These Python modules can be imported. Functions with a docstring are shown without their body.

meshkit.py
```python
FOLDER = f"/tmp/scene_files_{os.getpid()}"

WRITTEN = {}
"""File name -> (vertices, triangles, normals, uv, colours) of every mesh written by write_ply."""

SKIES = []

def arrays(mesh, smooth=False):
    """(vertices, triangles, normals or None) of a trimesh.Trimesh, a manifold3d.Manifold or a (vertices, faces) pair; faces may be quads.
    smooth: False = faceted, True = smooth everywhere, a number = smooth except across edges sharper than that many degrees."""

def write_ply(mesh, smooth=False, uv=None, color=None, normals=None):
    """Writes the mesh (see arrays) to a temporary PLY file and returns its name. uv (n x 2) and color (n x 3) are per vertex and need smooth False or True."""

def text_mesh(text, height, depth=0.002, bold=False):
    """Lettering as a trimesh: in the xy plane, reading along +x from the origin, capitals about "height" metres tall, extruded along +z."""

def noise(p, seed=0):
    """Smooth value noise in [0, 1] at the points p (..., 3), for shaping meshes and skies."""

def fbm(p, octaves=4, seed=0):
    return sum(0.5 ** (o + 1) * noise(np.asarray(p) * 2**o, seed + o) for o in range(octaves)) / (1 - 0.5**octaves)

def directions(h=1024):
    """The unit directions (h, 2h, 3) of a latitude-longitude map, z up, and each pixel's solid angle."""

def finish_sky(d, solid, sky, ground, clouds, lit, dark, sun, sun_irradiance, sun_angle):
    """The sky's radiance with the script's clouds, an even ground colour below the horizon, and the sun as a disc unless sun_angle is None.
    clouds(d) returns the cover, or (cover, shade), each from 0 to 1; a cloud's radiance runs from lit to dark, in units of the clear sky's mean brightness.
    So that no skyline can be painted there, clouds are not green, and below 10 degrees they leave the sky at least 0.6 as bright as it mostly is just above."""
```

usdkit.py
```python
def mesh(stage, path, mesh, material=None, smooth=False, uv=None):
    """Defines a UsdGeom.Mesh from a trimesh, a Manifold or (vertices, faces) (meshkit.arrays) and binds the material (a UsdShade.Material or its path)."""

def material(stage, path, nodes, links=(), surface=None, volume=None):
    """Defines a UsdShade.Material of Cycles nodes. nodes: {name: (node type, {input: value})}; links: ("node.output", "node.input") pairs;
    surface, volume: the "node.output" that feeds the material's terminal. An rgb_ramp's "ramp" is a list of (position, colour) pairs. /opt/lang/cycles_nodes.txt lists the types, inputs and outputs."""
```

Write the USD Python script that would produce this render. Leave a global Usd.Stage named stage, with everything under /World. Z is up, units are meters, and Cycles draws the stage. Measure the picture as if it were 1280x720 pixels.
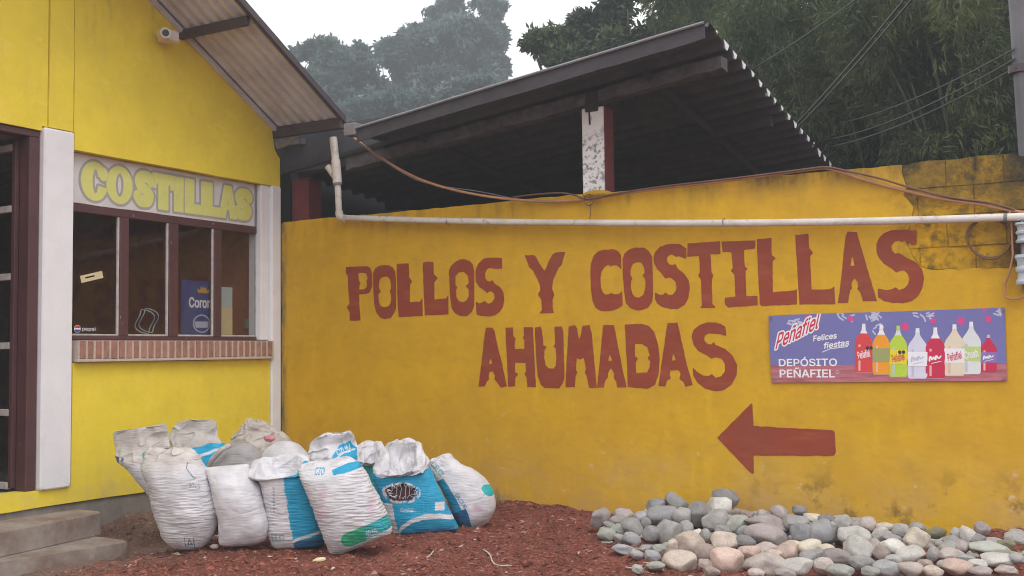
import math, sys
import numpy as np, trimesh, usdkit, meshkit
from meshkit import noise, fbm
from pxr import Usd, UsdGeom, UsdLux, UsdShade, Sdf, Gf, Vt
from shapely.geometry import Polygon, LineString, Point, MultiPolygon, box as sbox
from shapely import affinity, union_all, contains_xy
from scipy.interpolate import PchipInterpolator

stage = Usd.Stage.CreateInMemory()
UsdGeom.SetStageUpAxis(stage, 'Z'); UsdGeom.SetStageMetersPerUnit(stage, 1.0)
UsdGeom.Xform.Define(stage, '/World'); UsdGeom.Scope.Define(stage, '/World/Looks')

# ------------------------------------------------------------------ camera
F = 1350.0                                   # focal length in pixels of the 1280 x 720 photograph
EYE = np.array([7.94, -8.79, 1.45])
PITCH, ROLL, YAW = math.atan(79 / F), 0.0131, math.radians(30)
VH = np.array([-math.sin(YAW), math.cos(YAW), 0.0]); RH = np.array([math.cos(YAW), math.sin(YAW), 0.0]); ZZ = np.array([0, 0, 1.0])
FW = math.cos(PITCH) * VH + math.sin(PITCH) * ZZ
UP0 = -math.sin(PITCH) * VH + math.cos(PITCH) * ZZ
RI = math.cos(ROLL) * RH - math.sin(ROLL) * UP0
UP = math.cos(ROLL) * UP0 + math.sin(ROLL) * RH
cam = UsdGeom.Camera.Define(stage, '/World/camera')
cam.CreateHorizontalApertureAttr(36.0); cam.CreateVerticalApertureAttr(20.25)
cam.CreateFocalLengthAttr(F / 1280 * 36.0); cam.CreateClippingRangeAttr(Gf.Vec2f(0.05, 2000))
cam.AddTransformOp().Set(Gf.Matrix4d(*RI, 0, *UP, 0, *(-FW), 0, *EYE, 1))
cam.CreateExposureAttr(0.72)

# ------------------------------------------------------------------ sky and light: bright overcast
SUN_AZ, SUN_EL = math.radians(112), math.radians(58)          # compass from +y towards +x
sun_dir = np.array([math.sin(SUN_AZ) * math.cos(SUN_EL), math.cos(SUN_AZ) * math.cos(SUN_EL), math.sin(SUN_EL)])
skymat = usdkit.material(stage, '/World/Looks/overcast_sky', {
    'sky': ('sky_texture', {'sky_type': 'single_scattering', 'sun_disc': False, 'sun_elevation': SUN_EL, 'sun_rotation': SUN_AZ, 'aerosol_density': 2.0}),
    'tc': ('texture_coordinate', {}),
    'n': ('noise_texture', {'scale': 2.2, 'detail': 5, 'roughness': 0.55}),
    'r': ('rgb_ramp', {'ramp': [(0.25, (6.3, 6.25, 6.35)), (0.75, (8.2, 8.15, 8.2))]}),
    'm': ('mix_color', {'blend_type': 'mix', 'fac': 0.93, 'use_clamp': False}), 'g': ('separate_xyz', {}),
    'z': ('map_range', {'from_min': 0.0, 'from_max': 1.0, 'to_min': 0.62, 'to_max': 1.42, 'clamp': True}), 'mz': ('mix_color', {'blend_type': 'multiply', 'fac': 1.0, 'use_clamp': False}),   # an overcast sky is brightest overhead
    'b': ('background_shader', {'strength': 0.13})},
    [('tc.generated', 'n.vector'), ('n.fac', 'r.fac'), ('sky.color', 'm.a'), ('r.color', 'm.b'), ('tc.generated', 'g.vector'), ('g.z', 'z.value'), ('m.result', 'mz.a'), ('z.result', 'mz.b'), ('mz.result', 'b.color')], surface='b.background')
dome = UsdLux.DomeLight.Define(stage, '/World/sky'); dome.CreateIntensityAttr(1.0)
UsdShade.MaterialBindingAPI.Apply(dome.GetPrim()).Bind(skymat)
dome.GetPrim().SetCustomDataByKey('kind', 'structure')
sun = UsdLux.DistantLight.Define(stage, '/World/sun')
sun.CreateIntensityAttr(0.16); sun.CreateAngleAttr(25.0); sun.CreateNormalizeAttr(True); sun.CreateColorAttr(Gf.Vec3f(1, 0.97, 0.93))
zl = sun_dir; xl_ = np.cross([0, 0, 1.0], zl); xl_ /= np.linalg.norm(xl_); yl_ = np.cross(zl, xl_)
sun.AddTransformOp().Set(Gf.Matrix4d(*xl_, 0, *yl_, 0, *zl, 0, 0, 0, 30, 1))

# ------------------------------------------------------------------ helpers
def ray(px, py): return FW + (px - 640) / F * RI - (py - 360) / F * UP
def on(px, py, axis, val):                   # where the sight line of a photo point meets the plane axis = val
    d = ray(px, py); return EYE + (val - EYE[axis]) / d[axis] * d
def at_depth(px, py, dist):                  # ... and the vertical plane at that distance along the horizontal view axis
    d = ray(px, py); return EYE + dist / (d @ VH) * d
_used = {}
def path_of(name, parent='/World'):
    k = (parent, name); n = _used.get(k, 0); _used[k] = n + 1
    return f'{parent}/{name}' + (f'_{n:03d}' if n else '')
_loc = {}
def tag(prim, label=None, category=None, group=None, kind=None):
    for k, v in (('label', label), ('category', category), ('group', group), ('kind', kind)):
        if v: prim.SetCustomDataByKey(k, v)
    return prim
def thing(name, label, category, loc=(0, 0, 0), group=None):
    p = path_of(name); x = UsdGeom.Xform.Define(stage, p); x.AddTranslateOp().Set(Gf.Vec3d(*map(float, loc)))
    _loc[p] = np.array(loc, float); tag(x.GetPrim(), label, category, group); return p
def add(parent, name, mesh, mat, smooth=False, label=None, col=None, kind=None):
    """one Mesh prim, vertices given in world coordinates, under a thing (or a part of it)"""
    p = path_of(name, parent); top = '/'.join(p.split('/')[:3]); off = _loc.get(top, np.zeros(3))
    v, f = (mesh.vertices, mesh.faces) if hasattr(mesh, 'vertices') else mesh
    v = np.asarray(v, float) - off
    m = usdkit.mesh(stage, p, (v, np.asarray(f)), mat, smooth=smooth)
    if col is not None:
        UsdGeom.PrimvarsAPI(m).CreatePrimvar('Col', Sdf.ValueTypeNames.Color3fArray, 'vertex').Set(Vt.Vec3fArray.FromNumpy(np.asarray(col, np.float32)))
    if label or kind: tag(m.GetPrim(), label, kind=kind)
    return p
def solo(name, mesh, mat, label=None, category=None, group=None, kind=None, smooth=False, col=None):
    """a thing that is one mesh (or a piece of the setting)"""
    p = path_of(name); v, f = (mesh.vertices, mesh.faces) if hasattr(mesh, 'vertices') else mesh
    v = np.asarray(v, float); c = np.array([*(v[:, :2].min(0) + v[:, :2].max(0)) / 2, v[:, 2].min()]) if kind is None else np.zeros(3)
    m = usdkit.mesh(stage, p, (v - c, np.asarray(f)), mat, smooth=smooth)
    m.AddTranslateOp().Set(Gf.Vec3d(*c))
    if col is not None:
        UsdGeom.PrimvarsAPI(m).CreatePrimvar('Col', Sdf.ValueTypeNames.Color3fArray, 'vertex').Set(Vt.Vec3fArray.FromNumpy(np.asarray(col, np.float32)))
    tag(m.GetPrim(), label, category, group, kind); return p
cat = trimesh.util.concatenate
def bx(x0, x1, y0, y1, z0, z1):
    b = trimesh.creation.box((x1 - x0, y1 - y0, z1 - z0)); b.apply_translation(((x0 + x1) / 2, (y0 + y1) / 2, (z0 + z1) / 2)); return b
def cbx(x0, x1, y0, y1, z0, z1, c=0.006):
    """box with chamfered edges"""
    pts = []
    X, Y, Z = (x0, x1), (y0, y1), (z0, z1)
    for i in (0, 1):
        for j in (0, 1):
            for k in (0, 1):
                s = [1 if q == 0 else -1 for q in (i, j, k)]
                P = np.array([X[i], Y[j], Z[k]])
                for a in range(3):
                    d = np.array([c * s[0], c * s[1], c * s[2]]); d[a] = 0; pts.append(P + d)
    return trimesh.convex.convex_hull(np.array(pts))
def tube(pts, r, n=8, cap=True):
    pts = np.asarray(pts, float); r = np.broadcast_to(np.asarray(r, float), len(pts)); T = np.gradient(pts, axis=0)
    T /= np.linalg.norm(T, axis=1, keepdims=True) + 1e-12
    ref = np.array([0, 0, 1.0]) if abs(T[0, 2]) < 0.9 else np.array([1.0, 0, 0]); V = []
    N = np.cross(T[0], ref); N /= np.linalg.norm(N)
    for p, t, rr in zip(pts, T, r):
        N = N - t * (N @ t); N /= np.linalg.norm(N); B = np.cross(t, N)
        a = np.arange(n) * 2 * math.pi / n
        V.append(p + rr * (np.cos(a)[:, None] * N + np.sin(a)[:, None] * B))
    V = np.concatenate(V); Fc = []
    for i in range(len(pts) - 1):
        for j in range(n):
            a, b, c, d = i * n + j, i * n + (j + 1) % n, (i + 1) * n + (j + 1) % n, (i + 1) * n + j
            Fc += [[a, b, c], [a, c, d]]
    if cap:
        V = np.vstack([V, pts[0], pts[-1]]); m = len(V)
        for j in range(n):
            Fc += [[m - 2, (j + 1) % n, j], [m - 1, (len(pts) - 1) * n + j, (len(pts) - 1) * n + (j + 1) % n]]
    return trimesh.Trimesh(V, Fc, process=False)
def smooth_line(pts, n=40):
    pts = np.asarray(pts, float); t = np.r_[0, np.cumsum(np.linalg.norm(np.diff(pts, axis=0), axis=1))]
    return PchipInterpolator(t, pts)(np.linspace(0, t[-1], n))
def polys(g): return [q for q in (g.geoms if hasattr(g, 'geoms') else [g]) if q.geom_type == 'Polygon' and q.area > 1e-9]
def slab_y(g, y, t):
    """2D shape in (x, z) as a slab whose front (towards -y) lies at y and whose back lies at y + t"""
    ms = []
    for q in polys(g):
        m = trimesh.creation.extrude_polygon(q, t, engine='earcut'); v = m.vertices
        m.vertices = np.c_[v[:, 0], y + t - v[:, 2], v[:, 1]]; ms.append(m)
    return cat(ms)
def slab_x(g, x, t):
    """2D shape in (y, z) as a slab whose front (towards +x) lies at x"""
    ms = []
    for q in polys(g):
        m = trimesh.creation.extrude_polygon(q, t, engine='earcut'); v = m.vertices
        m.vertices = np.c_[x - t + v[:, 2], v[:, 0], v[:, 1]]; ms.append(m)
    return cat(ms)
def slab_z(g, z, t):
    return cat([trimesh.creation.extrude_polygon(q, t, engine='earcut').apply_translation((0, 0, z - t)) for q in polys(g)])
def text_poly(s, h, bold=True):
    """lettering as a shapely shape, baseline at 0, from the extruded lettering of meshkit"""
    m = meshkit.text_mesh(s, h, 0.01, bold); top = m.vertices[:, 2] > 0.005
    tri = m.faces[top[m.faces].all(1)]
    return union_all([Polygon(m.vertices[t, :2]).buffer(1e-5) for t in tri])
def fit(g, x0, x1, z0, z1):
    a, b, c, d = g.bounds
    return affinity.affine_transform(g, [(x1 - x0) / (c - a), 0, 0, (z1 - z0) / (d - b), x0 - a * (x1 - x0) / (c - a), z0 - b * (z1 - z0) / (d - b)])
def wob(outline, amp, freq, step=0.03, seed=0):
    """hand-made edge: densify a shape's outline and jitter it by smooth noise"""
    g = outline.segmentize(step)
    def ring(r):
        p = np.array(r.coords)[:-1]; q = np.c_[p * freq, np.full(len(p), seed * 7.1)]
        return p + amp * 2 * np.c_[noise(q, seed) - .5, noise(q + 31.7, seed + 5) - .5]
    return MultiPolygon([Polygon(ring(q.exterior), [ring(i) for i in q.interiors]) for q in polys(g)]).buffer(0)

# ------------------------------------------------------------------ materials
L = '/World/Looks/'
def simple(name, c, rough=0.6, var=0.15, scale=6.0, bump=0.15, bscale=60.0, metal=0.0, c2=None, dist=0.01, spec=0.4, obj=False):
    c = np.array(c, float); c2 = c * (1 - var) if c2 is None else np.array(c2, float)
    vec = 'g.position'
    return usdkit.material(stage, L + name, {
        'g': ('geometry', {}), 'n': ('noise_texture', {'scale': scale, 'detail': 6, 'roughness': 0.62}),
        'r': ('rgb_ramp', {'ramp': [(0.3, c2), (0.62, c)]}),
        'nb': ('noise_texture', {'scale': bscale, 'detail': 4}), 'b': ('bump', {'strength': bump, 'distance': dist}),
        'p': ('principled_bsdf', {'roughness': rough, 'metallic': metal, 'specular_ior_level': spec})},
        [(vec, 'n.vector'), (vec, 'nb.vector'), ('n.fac', 'r.fac'), ('r.color', 'p.base_color'), ('nb.fac', 'b.height'), ('b.normal', 'p.normal')], surface='p.BSDF')
def worn(name, c, layers, rough=0.7, var=0.1, scale=3.0, bump=0.2, bscale=45.0, spec=0.3, fine=None):
    """paint with stains: layers = [(colour, noise scale, lo, hi, strength, (axis, from, to) or None, stretch)]"""
    c = np.array(c, float)
    nodes = {'g': ('geometry', {}), 's': ('separate_xyz', {}), 'n': ('noise_texture', {'scale': scale, 'detail': 7, 'roughness': 0.65}),
             'r': ('rgb_ramp', {'ramp': [(0.28, c * (1 - var)), (0.68, np.minimum(c * (1 + var * .35), 0.95))]}),
             'nb': ('noise_texture', {'scale': bscale, 'detail': 5}), 'b': ('bump', {'strength': bump, 'distance': 0.006}),
             'p': ('principled_bsdf', {'roughness': rough, 'specular_ior_level': spec})}
    links = [('g.position', 'n.vector'), ('g.position', 'nb.vector'), ('g.position', 's.vector'), ('n.fac', 'r.fac'), ('nb.fac', 'b.height'), ('b.normal', 'p.normal')]
    last = 'r.color'
    for i, (lc, sc, lo, hi, st, ramps, stretch) in enumerate(layers):
        nodes[f'mp{i}'] = ('mapping', {'scale': stretch, 'location': (i * 3.7, i * 1.9, i * 5.1)})
        nodes[f'ln{i}'] = ('noise_texture', {'scale': sc, 'detail': 8, 'roughness': 0.68})
        nodes[f'lm{i}'] = ('map_range', {'from_min': lo, 'from_max': hi, 'to_min': 0, 'to_max': st, 'clamp': True})
        nodes[f'mx{i}'] = ('mix_color', {'blend_type': 'mix', 'b': lc})
        links += [('g.position', f'mp{i}.vector'), (f'mp{i}.vector', f'ln{i}.vector'), (f'ln{i}.fac', f'lm{i}.value'), (last, f'mx{i}.a')]
        out = f'lm{i}.result'
        for j, (ax, a, b) in enumerate(ramps or []):
            nodes[f'rm{i}{j}'] = ('map_range', {'range_type': 'smoothstep', 'from_min': a, 'from_max': b, 'to_min': 0, 'to_max': 1, 'clamp': True})
            if a > b: nodes[f'rm{i}{j}'][1].update(from_min=b, from_max=a, to_min=1, to_max=0)
            nodes[f'mu{i}{j}'] = ('math', {'math_type': 'multiply'})
            links += [(f's.{ax}', f'rm{i}{j}.value'), (out, f'mu{i}{j}.value1'), (f'rm{i}{j}.result', f'mu{i}{j}.value2')]; out = f'mu{i}{j}.value'
        links.append((out, f'mx{i}.fac')); last = f'mx{i}.result'
    links.append((last, 'p.base_color'))
    return usdkit.material(stage, L + name, nodes, links, surface='p.BSDF')
def vcol(name, rough=0.6, bump=0.3, bscale=(60, 60, 60), spec=0.35, mul=0.12, dist=0.004, nscale=9.0):
    """colour from the mesh's own vertex colours (print, grain of chips), a little mottled"""
    return usdkit.material(stage, L + name, {
        'a': ('attribute', {'attribute': 'Col'}), 'g': ('geometry', {}), 'mp': ('mapping', {'scale': bscale}),
        'n': ('noise_texture', {'scale': 1.0, 'detail': 5, 'roughness': 0.6}), 'b': ('bump', {'strength': bump, 'distance': dist}),
        'n2': ('noise_texture', {'scale': nscale, 'detail': 5}), 'r': ('rgb_ramp', {'ramp': [(0.3, (1 - mul * 2,) * 3), (0.65, (1, 1, 1))]}),
        'm': ('mix_color', {'blend_type': 'multiply', 'fac': 1.0}),
        'p': ('principled_bsdf', {'roughness': rough, 'specular_ior_level': spec})},
        [('g.position', 'mp.vector'), ('mp.vector', 'n.vector'), ('n.fac', 'b.height'), ('b.normal', 'p.normal'), ('g.position', 'n2.vector'), ('n2.fac', 'r.fac'),
         ('a.color', 'm.a'), ('r.color', 'm.b'), ('m.result', 'p.base_color')], surface='p.BSDF')
ONE = (1, 1, 1)
M = {}
M['ochre'] = worn('ochre_wall_paint', (0.565, 0.325, 0.007), [
    ((0.40, 0.26, 0.13), 1.6, 0.36, 0.64, 0.75, [('z', 0.85, 0.0)], (1, 1, 1.6)),          # dust splashed up from the soil
    ((0.11, 0.07, 0.018), 5.0, 0.53, 0.64, 0.85, [('z', 0.62, 0.2), ('x', 4.6, 5.9)], ONE),   # dark scabs low on the right
    ((0.56, 0.44, 0.34), 9.0, 0.635, 0.68, 0.8, [('z', 1.3, 0.1)], ONE),                        # chipped spots
    ((0.035, 0.026, 0.012), 4.0, 0.33, 0.58, 0.92, [('z', 2.66, 2.87), ('x', 4.2, 5.2)], (1.4, 1, 0.5)),       # mould along the top
    ((0.10, 0.075, 0.02), 3.0, 0.50, 0.70, 0.6, [('z', 2.5, 2.85)], (2.5, 1, 0.35)),           # rain streaks below the coping
    ((0.03, 0.026, 0.018), 5.0, 0.30, 0.62, 0.95, [('x', 6.95, 7.25), ('z', 1.9, 2.4)], ONE),
    ((0.06, 0.043, 0.014), 8.0, 0.44, 0.62, 0.85, [('x', 6.15, 6.55), ('z', 1.9, 2.35)], ONE),
    ((0.68, 0.42, 0.02), 2.4, 0.5, 0.7, 0.35, None, (3, 1, .6)), ((0.38, 0.21, 0.02), 7.0, 0.52, 0.68, 0.35, None, (1, 1, 2.5)),
    ((0.11, 0.09, 0.05), 5.0, 0.35, 0.60, 0.9, [('x', 0.12, 0.03)], (2, 1, 0.6)),              # grimy joint in the corner
    ((0.44, 0.24, 0.02), 0.9, 0.45, 0.70, 0.5, None, (1, 1, 1.4))], rough=0.62, var=0.14, bump=0.5, bscale=16)
M['mouldy'] = worn('mouldy_block_paint', (0.57, 0.32, 0.008), [
    ((0.022, 0.019, 0.012), 3.2, 0.28, 0.54, 0.97, [('z', 2.35, 2.75)], (1, 1, 0.7)),
    ((0.07, 0.05, 0.016), 9.0, 0.46, 0.64, 0.8, None, ONE), ((0.26, 0.16, 0.02), 2.5, 0.44, 0.62, 0.7, None, ONE),
    ((0.02, 0.02, 0.014), 2.0, 0.30, 0.58, 0.95, [('x', 6.95, 7.25)], ONE)], rough=0.85, var=0.3, scale=8, bump=0.9, bscale=40)
M['red_paint'] = worn('brick_red_lettering_paint', (0.25, 0.043, 0.018), [((0.33, 0.10, 0.045), 2.2, 0.50, 0.72, 0.55, None, (1, 1, 5)), ((0.40, 0.20, 0.16), 12.0, 0.72, 0.78, 0.6, None, ONE), ((0.22, 0.055, 0.028), 2.0, 0.45, 0.65, 0.6, None, ONE)], rough=0.55, var=0.12, bump=0.25, bscale=30)
M['lemon'] = worn('lemon_facade_paint', (0.78, 0.605, 0.045), [
    ((0.45, 0.36, 0.16), 3.0, 0.44, 0.66, 0.7, [('z', 0.62, 0.2)], ONE), ((0.62, 0.45, 0.05), 1.2, 0.42, 0.7, 0.5, None, ONE), ((0.56, 0.42, 0.07), 3.0, 0.52, 0.68, 0.25, None, (4, 4, .7)), ((0.80, 0.64, 0.12), 6.0, 0.55, 0.7, 0.4, None, (1, 1, 2)),
    ((0.30, 0.24, 0.06), 6.0, 0.55, 0.70, 0.5, [('z', 4.0, 4.9)], (2, 2, .5))], rough=0.6, var=0.08, bump=0.25, bscale=26)
M['white'] = worn('white_pillar_paint', (0.74, 0.72, 0.74), [((0.42, 0.36, 0.30), 5.0, 0.60, 0.72, 0.7, [('z', 0.7, 0.3)], ONE), ((0.50, 0.46, 0.44), 3.0, 0.58, 0.75, 0.5, None, ONE)], rough=0.6, var=0.08)
M['flaky_white'] = worn('flaking_white_paint', (0.74, 0.74, 0.75), [((0.17, 0.17, 0.17), 26.0, 0.50, 0.58, 0.85, [('z', 3.45, 3.35)], ONE), ((0.3, 0.29, 0.28), 9.0, 0.56, 0.64, 0.7, None, ONE)], rough=0.8, bump=0.9, bscale=40)
M['crack'] = simple('dark_crack', (0.03, 0.025, 0.018), 0.95)
M['concrete'] = simple('grey_concrete', (0.27, 0.245, 0.22), 0.85, 0.35, 5.0, 0.35, 70)
M['step'] = worn('worn_step_concrete', (0.31, 0.265, 0.23), [((0.15, 0.09, 0.065), 2.5, 0.40, 0.64, 0.75, None, ONE), ((0.42, 0.39, 0.36), 9, 0.6, 0.7, 0.5, None, ONE)], rough=0.85, var=0.2, bump=0.4)
M['plinth'] = worn('damp_plinth_concrete', (0.25, 0.225, 0.20), [((0.10, 0.08, 0.065), 2.5, 0.42, 0.64, 0.7, None, (1, 1, .6))], rough=0.9, var=0.25, bump=0.5)
M['brick'] = simple('dusty_red_brick', (0.36, 0.175, 0.125), 0.85, 0.35, 14.0, 0.4, 90)
M['brick2'] = simple('pale_red_brick', (0.40, 0.215, 0.16), 0.85, 0.3, 14.0, 0.4, 90)
M['mortar'] = simple('pale_mortar', (0.52, 0.43, 0.36), 0.9, 0.2, 20.0, 0.4, 90)
M['maroon'] = worn('chipped_maroon_enamel', (0.085, 0.034, 0.034), [((0.45, 0.42, 0.40), 18.0, 0.66, 0.70, 0.8, None, (1, 1, .5))], rough=0.45, var=0.25, bump=0.1, spec=0.4)
M['putty'] = simple('pale_glazing_putty', (0.50, 0.45, 0.42), 0.7, 0.35, 18)
M['board'] = worn('white_sign_board', (0.62, 0.59, 0.58), [((0.40, 0.36, 0.33), 2.0, 0.45, 0.7, 0.5, None, ONE)], rough=0.35, var=0.06, bump=0.03)
M['sign_yellow'] = worn('faded_yellow_vinyl', (0.62, 0.61, 0.19), [((0.62, 0.46, 0.05), 1.6, 0.5, 0.7, 0.7, [('y', -1.0, -0.5)], ONE), ((0.5, 0.47, 0.2), 6, 0.55, 0.7, 0.5, None, ONE)], rough=0.4, var=0.08, bump=0.03)
M['sign_grey'] = simple('grey_vinyl', (0.36, 0.335, 0.325), 0.45, 0.12)
M['sheet_roof'] = simple('aged_zinc_sheet', (0.60, 0.60, 0.66), 0.6, 0.25, 2.5, 0.1, 50)
M['dark_metal'] = simple('dark_painted_steel', (0.07, 0.052, 0.06), 0.5, 0.3)
M['shed_roof'] = simple('sooty_sheet_roof', (0.060, 0.062, 0.076), 0.75, 0.45, 2.2, 0.2, 40)
M['old_wood'] = simple('weathered_beam_wood', (0.10, 0.088, 0.094), 0.85, 0.6, 7.0, 0.5, 40)
M['dark_wood'] = simple('sooty_rafter_wood', (0.035, 0.028, 0.028), 0.85, 0.4)
M['red_column'] = simple('dark_red_column_paint', (0.15, 0.026, 0.025), 0.65, 0.35, 5)
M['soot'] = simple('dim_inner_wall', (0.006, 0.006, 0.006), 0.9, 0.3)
M['pvc'] = worn('stained_white_pipe', (0.60, 0.565, 0.53), [((0.22, 0.17, 0.12), 14.0, 0.56, 0.68, 0.75, None, ONE), ((0.42, 0.37, 0.31), 3.0, 0.45, 0.65, 0.6, None, ONE)], rough=0.4, var=0.08, bump=0.05, spec=0.5)
M['tan_cable'] = simple('tan_cable_sheath', (0.42, 0.20, 0.10), 0.5, 0.3, 4)
M['brown_cable'] = simple('brown_cable_sheath', (0.15, 0.075, 0.045), 0.6, 0.3, 4)
M['grey_cable'] = simple('grey_cable_sheath', (0.16, 0.16, 0.17), 0.6)
M['black_cable'] = simple('dull_wire', (0.05, 0.048, 0.048), 0.6)
M['galv'] = simple('dull_galvanised_steel', (0.21, 0.21, 0.225), 0.5, 0.25, 4, metal=0.3)
M['porcelain'] = simple('grey_glazed_porcelain', (0.36, 0.40, 0.44), 0.4, 0.2, 9)
M['cctv'] = simple('cream_plastic', (0.66, 0.60, 0.56), 0.4, 0.08)
M['lens'] = simple('black_lens', (0.03, 0.03, 0.03), 0.15, 0.05, bump=0.0)
M['glass'] = usdkit.material(stage, L + 'window_glass', {
    'lw': ('layer_weight', {'blend': 0.5}), 'pw': ('math', {'math_type': 'power', 'value2': 4.5}), 'ma': ('math', {'math_type': 'multiply_add', 'value2': 0.9, 'value3': 0.024}),
    't': ('transparent_bsdf', {'color': (0.90, 0.90, 0.885)}), 'g': ('glossy_bsdf', {'roughness': 0.03, 'color': (1, 1, 1)}), 'm': ('mix_closure', {})},
    [('lw.facing', 'pw.value1'), ('pw.value', 'ma.value1'), ('ma.value', 'm.fac'), ('t.BSDF', 'm.closure1'), ('g.BSDF', 'm.closure2')], surface='m.closure')
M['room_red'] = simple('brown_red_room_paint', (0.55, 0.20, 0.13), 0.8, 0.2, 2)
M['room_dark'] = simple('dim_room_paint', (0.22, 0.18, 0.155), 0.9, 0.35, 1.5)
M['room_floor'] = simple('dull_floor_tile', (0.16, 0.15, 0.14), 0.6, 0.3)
def flat(name, c, rough=0.45, var=0.06): return simple(name, c, rough, var, 12, 0.22, 5, dist=0.012)
M['ink_blue'] = flat('banner_violet_blue', (0.15, 0.15, 0.37)); M['ink_pink'] = worn('banner_rose_floor', (0.45, 0.16, 0.19), [((0.26, 0.07, 0.09), 5.0, 0.45, 0.6, 0.8, None, (.7, 1, 9))], rough=0.4, var=0.1, bump=0.02)
M['ink_white'] = flat('white_ink', (0.74, 0.74, 0.78)); M['ink_red'] = flat('logo_red_ink', (0.50, 0.03, 0.07)); M['ink_magenta'] = flat('magenta_ink', (0.62, 0.05, 0.22))
M['ink_lilac'] = flat('pale_lilac_ink', (0.46, 0.46, 0.62)); M['ink_black'] = flat('black_ink', (0.03, 0.03, 0.035))
M['ink_shine'] = flat('pale_shine_ink', (0.66, 0.42, 0.36)); M['b_red'] = flat('bottle_red', (0.60, 0.05, 0.055)); M['b_orange'] = flat('bottle_orange', (0.75, 0.30, 0.015)); M['b_green'] = flat('bottle_lime', (0.42, 0.58, 0.05))
M['b_clear'] = flat('bottle_clear', (0.60, 0.60, 0.72)); M['b_crimson'] = flat('bottle_crimson', (0.50, 0.02, 0.07)); M['b_cream'] = flat('bottle_cream', (0.66, 0.58, 0.46)); M['b_pale'] = flat('bottle_pale', (0.62, 0.66, 0.66))
M['b_yellow'] = flat('label_yellow', (0.70, 0.58, 0.02)); M['b_olive'] = flat('label_olive', (0.30, 0.32, 0.12)); M['b_violet'] = flat('label_violet', (0.22, 0.16, 0.42)); M['b_lime'] = flat('label_lime', (0.45, 0.58, 0.22))
M['poster_blue'] = flat('poster_navy', (0.05, 0.07, 0.23)); M['gold'] = flat('crown_gold', (0.55, 0.30, 0.05)); M['box_cream'] = flat('cream_card', (0.62, 0.52, 0.32)); M['box_blue'] = flat('pale_blue_card', (0.42, 0.52, 0.56))
M['sack'] = vcol('woven_sack_print', 0.55, 0.9, (14, 14, 120), 0.35, 0.10, 0.006)
M['sack_plain'] = vcol('smooth_sack_cloth', 0.6, 0.5, (22, 22, 45), 0.3, 0.12, 0.005)
M['chips'] = vcol('soil_chip_colours', 0.9, 0.1, (60, 60, 60), 0.15, 0.15)
M['leaf_dark'] = None

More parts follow.
